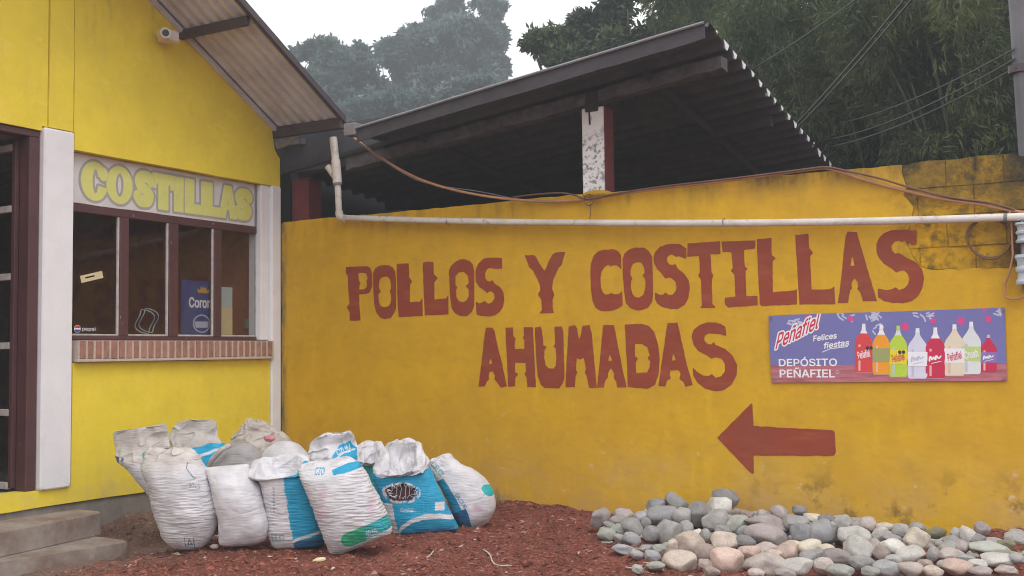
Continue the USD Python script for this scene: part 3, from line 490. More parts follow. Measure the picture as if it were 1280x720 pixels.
GL = [
 (R1, [(58,190),(270,180),(305,200),(322,250),(322,380),(300,440),(270,458),(190,465),(195,560),(205,728),(98,728),(95,640),(68,595),(95,555),(82,400),(78,270),(60,255)], [(183,250),(255,250),(272,280),(275,310),(262,330),(272,360),(265,395),(235,412),(195,412),(195,375),(205,350),(190,320)]),
 (R1, [(333,250),(350,205),(390,178),(440,168),(490,172),(530,195),(553,240),(560,330),(562,600),(545,650),(510,700),(450,712),(400,695),(360,640),(342,560),(332,400)], [(400,310),(430,290),(470,287),(500,310),(512,370),(510,410),(498,435),(512,465),(510,540),(490,580),(450,592),(410,582),(390,540),(385,460),(410,435),(388,400),(390,350)]),
 (R1, [(567,158),(688,150),(692,290),(722,335),(700,370),(700,540),(800,535),(825,495),(828,680),(590,692),(580,600),(572,400)], None),
 (R1, [(828,150),(880,135),(935,140),(940,260),(980,300),(945,340),(945,515),(1060,505),(1085,470),(1085,665),(848,675),(843,560),(835,350)], None),
 (R1, [(1090,230),(1110,180),(1150,140),(1200,112),(1250,112),(1300,130),(1330,170),(1342,230),(1342,580),(1320,640),(1270,680),(1200,680),(1150,655),(1115,600),(1100,450)], [(1155,280),(1185,245),(1240,240),(1275,270),(1288,320),(1285,355),(1255,380),(1285,410),(1288,480),(1265,525),(1230,545),(1190,530),(1165,490),(1160,420),(1175,395),(1155,365)]),
 (R2, [(378,100),(384,205),(350,208),(320,212),(290,205),(262,198),(230,215),(210,260),(215,300),(235,330),(262,335),(285,322),(300,350),(360,390),(395,440),(402,520),(390,590),(360,640),(310,675),(250,685),(170,682),(125,660),(120,530),(150,552),(180,545),(210,530),(240,555),(280,545),(305,500),(300,455),(270,430),(245,440),(232,455),(210,430),(150,390),(120,340),(113,270),(118,210),(145,150),(190,112),(240,98),(330,95)], None),
 (R2, [(605,72),(705,70),(725,95),(745,140),(805,230),(850,130),(880,70),(910,45),(1015,40),(990,110),(975,170),(945,200),(890,320),(880,410),(905,462),(885,520),(888,620),(905,652),(755,655),(780,620),(775,525),(740,462),(762,425),(760,370),(735,310),(690,225),(650,195),(635,140)], None),
 (R3, [(370,150),(375,295),(330,255),(285,252),(265,268),(245,248),(205,270),(180,310),(165,380),(168,470),(190,525),(215,545),(250,543),(275,525),(300,543),(345,543),(382,510),(388,655),(340,690),(250,712),(170,710),(115,680),(85,610),(70,500),(62,330),(70,230),(95,160),(140,115),(200,97),(290,92),(345,110)], None),
 (R3, [(385,190),(405,135),(450,95),(520,75),(600,78),(650,110),(680,160),(688,300),(690,560),(680,620),(640,675),(590,700),(520,702),(460,680),(420,630),(405,540),(390,380)], [(468,290),(490,240),(530,222),(575,228),(600,270),(605,330),(585,355),(615,395),(612,480),(590,550),(550,575),(510,570),(485,540),(470,480),(470,410),(488,385),(465,350)]),
 (R3, [(1025,85),(1025,190),(990,180),(945,162),(920,168),(890,148),(865,145),(835,170),(830,205),(850,240),(880,248),(915,240),(935,285),(1000,335),(1045,400),(1058,480),(1045,580),(1005,650),(940,690),(870,692),(790,672),(735,635),(710,590),(708,522),(755,545),(790,545),(815,525),(845,550),(885,548),(915,515),(928,470),(915,415),(875,380),(845,375),(815,388),(790,355),(730,290),(700,230),(694,180),(710,120),(760,70),(820,42),(900,38),(960,40)], None),
 (R4, [(-5,35),(320,12),(325,140),(225,145),(235,320),(255,352),(238,395),(245,640),(275,665),(270,680),(120,680),(140,655),(130,400),(100,355),(122,320),(108,160),(-8,168)], None),
 (R4, [(335,15),(675,5),(670,85),(560,100),(570,265),(597,288),(575,310),(582,560),(695,560),(698,655),(400,672),(370,640),(370,575),(475,565),(465,345),(428,310),(448,280),(435,125),(345,118)], None),
 (R4, [(688,-12),(835,-22),(838,150),(880,185),(845,215),(850,520),(1060,505),(1088,490),(1088,645),(740,660),(718,640),(705,400)], None),
 (R4, [(1072,-50),(1205,-62),(1212,80),(1250,125),(1222,160),(1238,495),(1400,492),(1440,482),(1462,458),(1472,640),(1115,645),(1105,500),(1090,250)], None),
 (R5, [(395,-5),(490,0),(505,60),(560,250),(620,450),(690,690),(545,695),(535,640),(520,600),(490,570),(500,540),(495,500),(465,460),(440,500),(437,540),(445,565),(425,580),(415,620),(400,705),(300,710),(330,480),(360,200),(378,40)], [(448,235),(468,335),(425,340)]),
 (R5, [(1085,-10),(1085,120),(1040,125),(1000,100),(965,90),(935,102),(905,85),(865,95),(835,140),(840,185),(870,215),(905,205),(935,222),(990,260),(1080,300),(1140,370),(1160,450),(1150,540),(1110,630),(1040,690),(950,712),(850,710),(760,690),(700,650),(698,565),(780,580),(830,570),(875,550),(910,580),(960,565),(1000,520),(1015,470),(1000,420),(960,385),(920,390),(880,405),(840,365),(760,320),(710,260),(685,190),(685,120),(710,60),(760,10),(830,-20),(960,-22)], None),
 (R6, [(140,78),(205,75),(225,100),(250,230),(300,430),(350,665),(285,675),(255,630),(225,590),(230,555),(210,515),(175,515),(168,560),(172,595),(145,620),(130,665),(65,668),(95,440),(125,150)], [(185,385),(203,435),(172,440)]),
 (R6, [(335,75),(410,72),(415,165),(440,182),(428,210),(428,290),(525,288),(522,200),(505,175),(520,160),(515,72),(608,70),(620,300),(640,670),(555,672),(548,580),(525,540),(540,515),(538,430),(432,428),(430,515),(462,540),(435,580),(430,665),(362,668),(350,400)], None),
 (R6, [(628,75),(690,65),(705,130),(712,250),(748,265),(725,300),(722,380),(738,450),(770,485),(815,485),(840,460),(845,380),(838,280),(812,265),(832,240),(825,65),(895,62),(912,110),(925,580),(905,640),(870,682),(730,682),(690,650),(660,570),(642,400)], None),
 (R6, [(968,65),(1030,50),(1050,80),(1072,190),(1082,180),(1105,58),(1178,50),(1200,150),(1236,560),(1250,675),(1172,682),(1150,560),(1125,525),(1140,490),(1118,378),(1078,395),(1050,385),(1038,500),(1055,525),(1038,550),(1028,672),(935,668),(945,420)], None),
 (R7, [(95,42),(185,42),(215,200),(255,400),(292,565),(215,570),(205,520),(185,490),(188,450),(160,405),(135,445),(135,485),(110,515),(100,568),(42,570),(75,250)], [(152,285),(168,340),(135,342)]),
 (R7, [(275,38),(420,30),(480,50),(525,100),(555,200),(570,330),(558,470),(530,545),(470,578),(300,565),(297,400)], [(362,203),(420,202),(465,230),(488,295),(468,322),(492,350),(485,400),(465,440),(370,448),(370,350),(388,325),(362,300)]),
 (R7, [(635,28),(720,22),(745,130),(800,380),(848,545),(785,562),(770,520),(735,495),(748,450),(725,422),(665,425),(652,465),(665,490),(630,515),(618,560),(560,555),(590,330)], [(685,280),(705,338),(675,342)]),
 (R7, [(1125,55),(1130,135),(1080,118),(1030,115),(985,110),(950,130),(945,170),(970,198),(1000,205),(1025,185),(1040,210),(1120,240),(1185,300),(1222,380),(1218,460),(1180,540),(1110,590),(1040,600),(960,580),(890,530),(852,470),(848,400),(890,440),(945,470),(985,470),(1010,455),(1040,485),(1090,470),(1120,430),(1118,370),(1090,325),(1050,315),(1005,328),(960,295),(890,260),(850,200),(838,140),(855,80),(905,40),(970,18),(1040,20),(1090,35)], None)]
def soft(g): return wob(g.buffer(.004, join_style=1).buffer(-.008, join_style=1).buffer(.004, join_style=1), .0035, 28, .012, 6)
for reg, o, h in GL:
    g = Polygon(wallxz(P8(*reg, o))).buffer(0)
    if h: g = g.difference(Polygon(wallxz(P8(*reg, h))).buffer(0))
    add(bw, 'painted_letter', slab_y(soft(g), -0.0015, .0025), M['red_paint'])
arrow = [(896.4,547.2),(936,507),(939,504.2),(940.5,506),(942.4,532.5),(1041,537.8),(1043.5,540),(1044.8,565),(1043,570),(942,569.5),(942.3,591),(940.5,592.5),(937,590)]
add(bw, 'painted_arrow', slab_y(soft(Polygon(wallxz(arrow))), -0.0015, .0025), M['red_paint'])

# ------------------------------------------------------------------ banner on the wall
bn = thing('drinks_banner', 'printed soft drink banner with eight bottles pinned to the ochre wall', 'banner', (6.2, -0.01, 1.2))
YB = -0.012
def BP(pts, y=YB): return [tuple(on(950 + a / 3.879, 370 + b / 3.879, 1, y)[[0, 2]]) for a, b in pts]
def BR(a, b, c, d):
    q = BP([(a, b), (c, d)]); return q[0][0], q[1][0], q[1][1], q[0][1]
sheet = Polygon(BP([(42, 95), (330, 84), (640, 76), (1185, 56), (1192, 240), (1197, 411), (640, 416), (56, 420), (48, 260)])).buffer(0)
floorp = sheet.intersection(Polygon(BP([(30, 337), (470, 334), (1210, 326), (1210, 440), (30, 440)])))
add(bn, 'sheet', slab_y(sheet, YB, .008), M['ink_blue'])
lay = [0]
taken = {}
def prn(name, g, mat, k=1, kind=None):
    g = g.intersection(sheet)
    g = union_all([q for q in polys(g.difference(taken.get(k, Polygon()).buffer(.0004)))])
    if not g.is_empty: taken[k] = taken.get(k, Polygon()).union(g); add(bn, name, slab_y(g, YB - .0007 * k, .0006), M[mat], kind=kind)
prn('printed_floor', floorp, 'ink_pink', .5)
rng = np.random.default_rng(12)
sprig = []
for cx, cy, n in ((170, 125, 16), (420, 92, 7), (545, 96, 16), (800, 100, 10), (1165, 70, 8), (560, 150, 4)):
    for _ in range(n):
        a = rng.uniform(-.5, 1.3); x, y = cx + rng.normal(0, 24), cy + rng.normal(0, 10); l = rng.uniform(12, 24)
        sprig.append(LineString(BP([(x, y), (x + l * math.cos(a), y + l * math.sin(a))])).buffer(.006))
prn('printed_fir_sprigs', union_all(sprig), 'ink_lilac', .5, 'stuff')
for x, y, r in ((703, 148, 19), (840, 122, 14), (975, 120, 18), (1106, 112, 16), (440, 110, 13), (232, 100, 10), (1088, 66, 9)):
    x0, x1, z0, z1 = BR(x - r, y - r, x + r, y + r); prn('printed_ornament', fit(Point(0, 0).buffer(1), x0, x1, z0, z1), 'ink_magenta', .8)
lg = affinity.skew(text_poly('Peñafiel', 1.0), xs=12); lg = fit(lg, 0, 1, 0, 1)
L0, L1_, L2 = np.array(BP([(74, 262)])[0]), np.array(BP([(282, 158)])[0]), np.array(BP([(72, 200)])[0])
lg2 = affinity.affine_transform(lg, [(L1_ - L0)[0], (L2 - L0)[0] + .02, (L1_ - L0)[1], (L2 - L0)[1] + .03, L0[0], L0[1]])
prn('logo_outline', lg2.buffer(.010), 'ink_white', 1.5); prn('logo_lettering', lg2, 'ink_red', 2)
for s, (a, b, c, d) in (('Felices', (256, 184, 372, 214)), ('fiestas', (310, 218, 432, 248))):
    x0, x1, z0, z1 = BR(a, d, c, b); t = fit(affinity.skew(text_poly(s, 1.0, False), xs=14), x0, x1, min(z0, z1), max(z0, z1)); prn('greeting_lettering', affinity.rotate(t, 7).buffer(.0016), 'ink_white', 2)
prn('greeting_flourish', LineString(BP([(303, 272), (340, 256), (425, 245)])).buffer(.003), 'ink_white')
for s, (a, b, c, d) in (('DEPÓSITO', (92, 293, 373, 341)), ('PEÑAFIEL', (96, 346, 362, 395))):
    x0, x1, z0, z1 = BR(a, d, c, b); prn('notice_lettering', fit(text_poly(s, 1.0), x0, x1, min(z0, z1), max(z0, z1)), 'ink_white', 2)
x0, x1, z0, z1 = BR(368, 378, 384, 360); prn('trade_ring', fit(Point(0, 0).buffer(1).difference(Point(0, 0).buffer(.75)), x0, x1, min(z0, z1), max(z0, z1)), 'ink_lilac', 2)
SCRIPT = union_all([LineString(smooth_line([(0, .2), (.15, .9), (.25, .3), (.4, .7), (.5, .2), (.65, .8), (.8, .3), (1, .6)], 40)).buffer(.07), LineString([(.1, -.25), (.9, -.2)]).buffer(.05)])
def bottle(cx, top, bot, w, body, cap, fill, label, lab=None, neck=0.30, mark=None):
    """one printed bottle: silhouette, its drink, cap and label, all flat"""
    h = bot - top; hw = w / 2 * 1.06
    prof = [(.16, 0), (.16, .06), (.20, .065), (.20, .085), (.18, .09), (.24, .14), (.46, .21), (.82, .30), (.98, .38), (1, .60), (.95, .70), (1, .78), (.98, .95), (.85, 1)]
    sil = Polygon(BP([(cx - hw * a, top + h * t) for a, t in prof] + [(cx + hw * a, top + h * t) for a, t in reversed(prof)])).buffer(.002)
    clip = lambda t0, t1, q=1.0: sil.intersection(Polygon(BP([(cx - w, top + h * t0), (cx + w, top + h * t0), (cx + w, top + h * t1), (cx - w, top + h * t1)])))
    prn('printed_bottle', sil, body, 1); prn('bottle_drink', clip(fill, 1.0), lab or body, 2)
    if cap: prn('bottle_cap', clip(0, .085), cap, 3)
    prn('bottle_shine', clip(.42, .96).intersection(Polygon(BP([(cx - hw * .62, top), (cx - hw * .38, top), (cx - hw * .38, bot), (cx - hw * .62, bot)]))), 'ink_lilac' if body in ('b_clear', 'b_pale') else 'ink_shine', 2.5)
    if label: prn('bottle_label', clip(.47, .75), label, 3)
    if mark:
        col, s = mark; x0, x1, z0, z1 = BR(cx - hw * .72, top + h * .70, cx + hw * .72, top + h * .54)
        prn('bottle_lettering', affinity.rotate(fit(affinity.skew(text_poly(s, 1.0), xs=10) if s else SCRIPT, x0, x1, min(z0, z1), max(z0, z1)), 12), col, 4)
bottle(503, 136, 372, 78, 'ink_white', 'ink_white', .19, 'b_red', 'b_red', mark=('ink_white', 'Peñafiel'))
bottle(588, 140, 380, 78, 'ink_white', 'ink_white', .20, 'b_olive', 'b_orange')
bottle(670, 146, 392, 82, 'b_pale', 'b_green', .18, 'b_yellow', 'b_green', mark=('ink_red', 'Peñafiel'))
bottle(764, 157, 400, 88, 'b_clear', 'ink_white', .9, 'ink_white', 'b_clear', mark=('ink_lilac', ''))
bottle(850, 154, 398, 86, 'ink_white', 'ink_white', .21, 'b_crimson', 'b_crimson', mark=('ink_white', ''))
bottle(943, 138, 386, 92, 'b_cream', 'ink_white', .25, 'ink_white', 'b_cream', mark=('ink_red', 'Peñafiel'))
bottle(1024, 126, 378, 88, 'b_pale', 'ink_white', .3, 'b_lime', 'b_pale', mark=('ink_white', 'Crush'))
bottle(1108, 188, 368, 74, 'b_crimson', 'ink_lilac', .12, 'b_violet', 'b_crimson', mark=('ink_white', ''))
for x, y in ((533, 252), (690, 272)):
    x0, x1, z0, z1 = BR(x - 20, y + 9, x + 14, y - 9); prn('warning_seal', fit(Point(-1, 0).buffer(.9).union(Point(1, 0).buffer(.9)), x0, x1, min(z0, z1), max(z0, z1)), 'ink_black', 5)
for x, y in ((54, 105), (68, 405), (1174, 68), (1184, 399)):
    x0, x1, z0, z1 = BR(x - 7, y + 7, x + 7, y - 7); g = fit(Point(0, 0).buffer(1).difference(Point(0, 0).buffer(.45)), x0, x1, min(z0, z1), max(z0, z1))
    add(bn, 'eyelet', slab_y(g, YB - .006, .0055), M['galv'])

# ------------------------------------------------------------------ open shed behind the wall
M['fascia'] = simple('sooty_fascia_board', (.052, .046, .054), .75, .35, 5, .4, 30)
sh = thing('open_shed', 'open shed with sooty corrugated roof sloping down behind the ochre wall', 'shed', (2.5, 2.0, 0))
def shed_z(x, y): return 4.089 + (0.127 - 0.012 * np.clip(y + .5, 0, 5)) * (x - 4.99) - 0.146 * (y + 0.5)
def shed_roof():
    per = 0.235; ys = np.arange(-0.5, 7.2, per / 12); u = (ys / per) % 1.0
    tri = np.where(u < .5, np.clip(u * 5, 0, 1), np.clip((1 - u) * 5, 0, 1)); prof = 0.065 * (tri - .5)
    xs = np.r_[0.06, 0.7, np.linspace(1.42, 4.99, 9)]
    rng = np.random.default_rng(3); end = rng.uniform(-.012, .012, 80)
    X, Y = np.meshgrid(xs, ys, indexing='ij'); X[-1] += end[(ys / per).astype(int) % 80] + .01
    Zr = shed_z(X, Y) + prof[None, :] + .012 * (noise(np.stack([X * .8, Y * .8, 0 * X], -1), 6) - .5)
    nx, ny = X.shape; a = np.arange(nx * ny).reshape(nx, ny)
    keep = ~((X[:-1, :-1] < 1.40) & (Y[:-1, :-1] < -0.03))
    q0 = np.stack([a[:-1, :-1], a[1:, :-1], a[1:, 1:], a[:-1, 1:]], -1)[keep]
    q = np.concatenate([q0[:, [0, 1, 2]], q0[:, [0, 2, 3]]])
    V = np.stack([X, Y, Zr], -1).reshape(-1, 3)
    return np.concatenate([V, V + [0, 0, .004]]), np.concatenate([q[:, ::-1], q + len(V)])
add(sh, 'roof_sheet', shed_roof(), M['shed_roof'], smooth=25)
xs = np.linspace(1.42, 4.99, 24); wv = .006 * (noise(np.c_[xs * 1.5, xs * 0, xs * 0], 8) - .5)
add(sh, 'roof_edge', tube(np.c_[xs, np.full(24, -.505), shed_z(xs, -.5) + .012 + wv], .013, 6), M['galv'])
fb = []
for i in range(23):
    q = np.array([[x, y, float(shed_z(x, -.5)) + d] for x in xs[i:i + 2] for y in (-.492, -.474) for d in (.0, -.12)]); q[:, 2] += .016 * (noise(q * [4, 1, 1], 5) - .5)
    fb.append(trimesh.convex.convex_hull(q))
add(sh, 'fascia_board', cat(fb), M['fascia'])
def sloped(x0, x1, y0, y1, dt, db, n=12, seed=1, rough=.012):
    xs = np.linspace(x0, x1, n * 4); V = []
    for x in xs:
        zt = shed_z(x, .05)
        V += [(x, y0, zt + dt), (x, y1, zt + dt), (x, y1, zt + db), (x, y0, zt + db)]
    V = np.array(V); V += rough * (np.stack([noise(V * [9, 30, 30], seed + k) for k in range(3)], -1) - .5); Fq = []
    for i in range(len(xs) - 1):
        for j in range(4):
            a, b = i * 4 + j, i * 4 + (j + 1) % 4; Fq += [[a, a + 4, b + 4], [a, b + 4, b]]
    Fq += [[0, 1, 2], [0, 2, 3]]; e = len(V) - 4; Fq += [[e, e + 2, e + 1], [e, e + 3, e + 2]]
    return trimesh.Trimesh(V, Fq, process=False)
add(sh, 'front_beam', sloped(0.9, 4.96, 0.0, 0.15, -.05, -.165, seed=2, rough=.03), M['old_wood'])
for yb in (1.6, 3.2):
    b = sloped(0.2, 4.9, 0, .1, 0, -.1); v = b.vertices; v[:, 2] += shed_z(v[:, 0], yb) - shed_z(v[:, 0], .05) - .04; v[:, 1] += yb
    add(sh, 'rafter', b, M['dark_wood'])
for xb in (1.9, 4.3):
    pr = np.array([(xb, y, shed_z(xb, y) - .075) for y in np.linspace(-.1, 5.1, 8)]); add(sh, 'purlin', tube(pr, .04, 4), M['dark_wood'])
xc = 3.73
add(sh, 'column', cbx(3.618, 3.842, 0.008, 0.20, 2.83, shed_z(3.73, .05) - .20, .008).subdivide().subdivide(), M['flaky_white'], label='white column face with flaking plaster')
add(sh, 'column_side', bx(3.8425, 3.8475, 0.010, 0.198, 2.87, shed_z(3.73, .05) - .205), M['red_column'])
add(sh, 'column_strap', tube([(3.70, .004, shed_z(3.7, 0) - .10), (3.705, .003, 3.72), (3.70, .002, 3.60), (3.705, .004, 3.50)], .008, 6), M['crack'])
add(sh, 'bracket', cbx(3.66, 3.79, -.01, .12, shed_z(3.73, .05) - .24, shed_z(3.73, .05) - .045, .01), M['dark_wood'])
add(sh, 'column_foot', trimesh.creation.icosphere(2, 1).apply_transform(np.diag([.15, .09, .04, 1])).apply_translation((3.74, .05, 2.862)), M['ochre'], smooth=True)
add(sh, 'corner_column', cbx(0.0, 0.232, 0.17, 0.40, -.2, 3.36, .01), M['red_column'])
rgk = np.random.default_rng(8)
for k in range(1, 23):                        # bright cut ends of the ribs along the high edge
    y0 = -0.5 + .235 * k; zz = float(shed_z(4.99, y0)); s_ = rgk.uniform(.5, 1.0) * (1 if rgk.random() < .88 else .3)
    g = Polygon([(y0 - .075 * s_, zz + .036), (y0 + .075 * s_, zz + .036 - .022 * s_), (y0 + .02, zz + .036 - .085 * s_), (y0 - .02, zz + .036 - .085 * s_)])
    add(sh, 'rib_end', slab_x(g, 5.022 + rgk.uniform(-.006, .006), .004), M['ink_white'])
add(sh, 'valley_flashing', cat([bx(-0.15, 1.36, 0.02, 0.03, 3.40, 3.86), bx(1.36, 1.44, -.40, 0.02, 3.60, 3.68)]), M['shed_roof'])
add(sh, 'gutter_end', cbx(1.28, 1.42, -.52, -.40, 3.58, 3.70, .005), M['galv'])
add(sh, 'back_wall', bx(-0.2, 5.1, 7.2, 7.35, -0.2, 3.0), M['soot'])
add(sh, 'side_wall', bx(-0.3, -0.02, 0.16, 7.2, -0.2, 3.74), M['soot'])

# ------------------------------------------------------------------ rain pipe and cables
dp = thing('drain_pipe', 'stained white plastic drain pipe dropping from the eave and running along the wall', 'pipe', (0.85, -.08, 2.8))
def w3(pts, y): return np.array([on(a, b, 1, y) for a, b in pts])
dn = w3([(416.5, 172), (420, 205), (421.5, 232)], -.10)
add(dp, 'upper_pipe', tube(np.array([dn[0], dn[1]]), .040, 16), M['pvc'], smooth=50)
add(dp, 'coupling', tube(w3([(419.5, 200), (422, 230)], -.10), .047, 16), M['pvc'], smooth=50)
add(dp, 'coupling_rim', tube(w3([(421.9, 229), (422.2, 231.5)], -.10), .0475, 16), M['grey_cable'], smooth=50)
br = np.array([on(419.5, 222, 1, -.10), on(410, 208.5, 1, -.10)])
add(dp, 'branch', tube(br, [.033, .036], 14), M['pvc'], smooth=50)
lo = w3([(422, 228), (424, 268)], -.10); add(dp, 'lower_pipe', tube(lo, .033, 16), M['pvc'], smooth=50)
e0 = on(424, 266, 1, -.10); el = w3([(424, 264), (424.2, 268), (426, 271.5), (431, 272.8)], -.10); add(dp, 'elbow', tube(smooth_line(el, 10), .040, 16), M['pvc'], smooth=50)
hp = smooth_line(w3([(426, 272), (520, 275), (640, 277.5), (740, 278.5), (860, 279), (1000, 278), (1130, 275.5), (1280, 271), (1420, 266)], -.075), 60)
add(dp, 'long_pipe', tube(hp, .030, 14), M['pvc'], smooth=50)
q = on(1257, 272, 1, -.075); add(dp, 'joint_band', tube([q - [.012, 0, -.001], q + [.012, 0, -.001]], 0.033, 14), M['grey_cable'])
for px_ in (560, 905):
    q = on(px_, 277.5, 1, -.075); a = np.linspace(0, 2 * math.pi, 16)
    add(dp, 'pipe_clip', tube(np.c_[np.full(16, q[0]), q[1] + .033 * np.cos(a), q[2] + .033 * np.sin(a)], .004, 5), M['galv'])
def cable(name, pts, y, r, mat, label, category='cable'):
    q = np.array([on(a, b, 1, yy) for (a, b), yy in zip(pts, np.broadcast_to(y, len(pts)))])
    return solo(name, tube(smooth_line(q, 90), r, 6), M[mat], label, category, smooth=True)
top = -.03
cable('tan_cable', [(430, 163), (455, 182), (490, 206), (530, 226), (570, 238), (620, 247), (650, 250), (690, 252), (735, 249), (765, 244), (830, 235), (900, 227), (960, 219), (1000, 213.5), (1030, 210), (1045, 213), (1080, 225), (1130, 238), (1180, 249), (1230, 256), (1262, 263), (1300, 268)], [-.25, -.24, -.22, -.2, -.17, -.12, -.08] + [-.035] * 15, .014, 'tan_cable', 'thick tan cable sagging from the eave and draped along the wall top')
cable('brown_cable', [(640, 247), (670, 243), (700, 241), (718, 244), (735, 249), (765, 243), (830, 233), (900, 225), (1000, 212.5), (1028, 209), (1060, 214), (1100, 223), (1140, 235), (1190, 247), (1240, 254), (1268, 262)], -.05, .009, 'brown_cable', 'thin brown cable tied to the tan cable beneath the white column')
cable('grey_cable', [(433, 166), (470, 193), (500, 214), (530, 228), (560, 234), (590, 238), (640, 248)], [-.27, -.25, -.22, -.2, -.17, -.14, -.07], .005, 'grey_cable', 'thin grey wire hanging under the tan cable near the drain pipe')
q = np.array([on(736 + 6 * math.cos(a), 250 + 7 * math.sin(a), 1, -.06) for a in np.linspace(0, 6.28, 14)])
solo('wire_tie', cat([tube(q, .005, 5), tube(w3([(738, 255), (738, 268), (736, 279)], -.055), .004, 5)]), M['brown_cable'], 'twisted wire tie holding the cables below the white column', 'tie')
a = np.linspace(0, 4 * math.pi, 60)
q = np.array([on(1237 + (27 + 1.6 * math.sin(t * 2.3)) * math.cos(t), 296 + (23 + 1.2 * math.cos(t * 1.7)) * math.sin(t) + 4 * max(0, math.sin(t)), 1, -.03 - .012 * (t / 12)) for t in a])
solo('hanging_cable_coil', tube(q, .008, 6), M['brown_cable'], 'round coil of brown cable hung on the mouldy wall patch behind the pipe', 'cable coil', smooth=True)
cable('loose_cable', [(1262, 264), (1265, 290), (1266, 315), (1262, 340), (1256, 358), (1257, 371), (1268, 374), (1290, 360)], -.05, .009, 'tan_cable', 'loose tan cable end dangling at the right beside the porcelain spools')
M['pole_steel'] = simple('weathered_pole_steel', (.12, .12, .13), .6, .35, 3)
# pole and spools at the right end
pl = thing('utility_pole', 'grey steel utility pole rising behind the right end of the wall', 'pole', (7.42, .4, 0))
p0 = on(1276, 120, 1, .35)
add(pl, 'shaft', tube([(p0[0] + .10, .35, -.1), (p0[0] + .03, .35, 3.0), (p0[0] - .01, .35, 4.6), (p0[0] - .04, .35, 7.5)], [.07, .066, .062, .055], 14), M['pole_steel'], smooth=50)
add(pl, 'band', tube([(p0[0] + .0, .35, 3.55), (p0[0], .35, 3.61)], .084, 14), M['dark_metal'])
def spool(x, z0, z1):
    prof = np.array([(0, 0), (.045, 0), (.05, .1), (.036, .2), (.034, .38), (.046, .45), (.046, .55), (.034, .62), (.036, .8), (.05, .9), (.045, 1), (0, 1)]) * [1, z1 - z0]
    m = trimesh.creation.revolve(prof, sections=20); m.apply_translation((x, -.09, z0)); return m
rk = thing('insulator_rack', 'pair of grey porcelain spools on a steel rack at the right wall end', 'insulator', (7.3, -.09, 2))
s0 = on(1278, 290, 1, -.09); s1 = on(1278, 337, 1, -.09)
add(rk, 'rack_bar', cbx(s0[0] - .02, s0[0] + .02, -.045, -.002, s1[2] - .16, s0[2] + .12, .004), M['galv'])
add(rk, 'spool', spool(s0[0], s0[2] - .08, s0[2] + .07), M['porcelain'], smooth=40); add(rk, 'spool', spool(s1[0], s1[2] - .11, s1[2] + .11), M['porcelain'], smooth=40)
add(rk, 'rod', tube([(s0[0], -.09, s1[2] - .14), (s0[0], -.09, s0[2] + .1)], .008, 8), M['galv'])
def wire(p, q, ya, yb, sag, label, r=.009):
    A, B = at_depth(*p, ya), at_depth(*q, yb); t = np.linspace(0, 1, 30)[:, None]
    W = A + (B - A) * t; W[:, 2] -= sag * 4 * (t * (1 - t))[:, 0]
    solo('overhead_wire', tube(W, r, 5), M['black_cable'], label, 'wire')
wire((1268, 61), (1012, 160), 8.2, 15.0, .12, 'topmost of three wires slanting down from the utility pole past the bamboo', .007)
wire((1269, 73), (1000, 178), 8.2, 15.0, .15, 'middle of three wires slanting down from the utility pole past the bamboo', .007)
wire((1270, 84), (1000, 188), 8.2, 15.0, .14, 'lowest of three wires slanting down from the utility pole past the bamboo', .007)
wire((1150, -25), (985, 165), 8.6, 13.5, .04, 'left of two steep wires crossing the bamboo above the shed roof tip', .010)
wire((1160, -25), (996, 160), 8.6, 13.5, .03, 'right of two steep wires crossing the bamboo above the shed roof tip', .010)
wire((1082, -10), (900, 108), 9.5, 15.0, .05, 'faint wire crossing the foliage above the shed roof edge', .007)

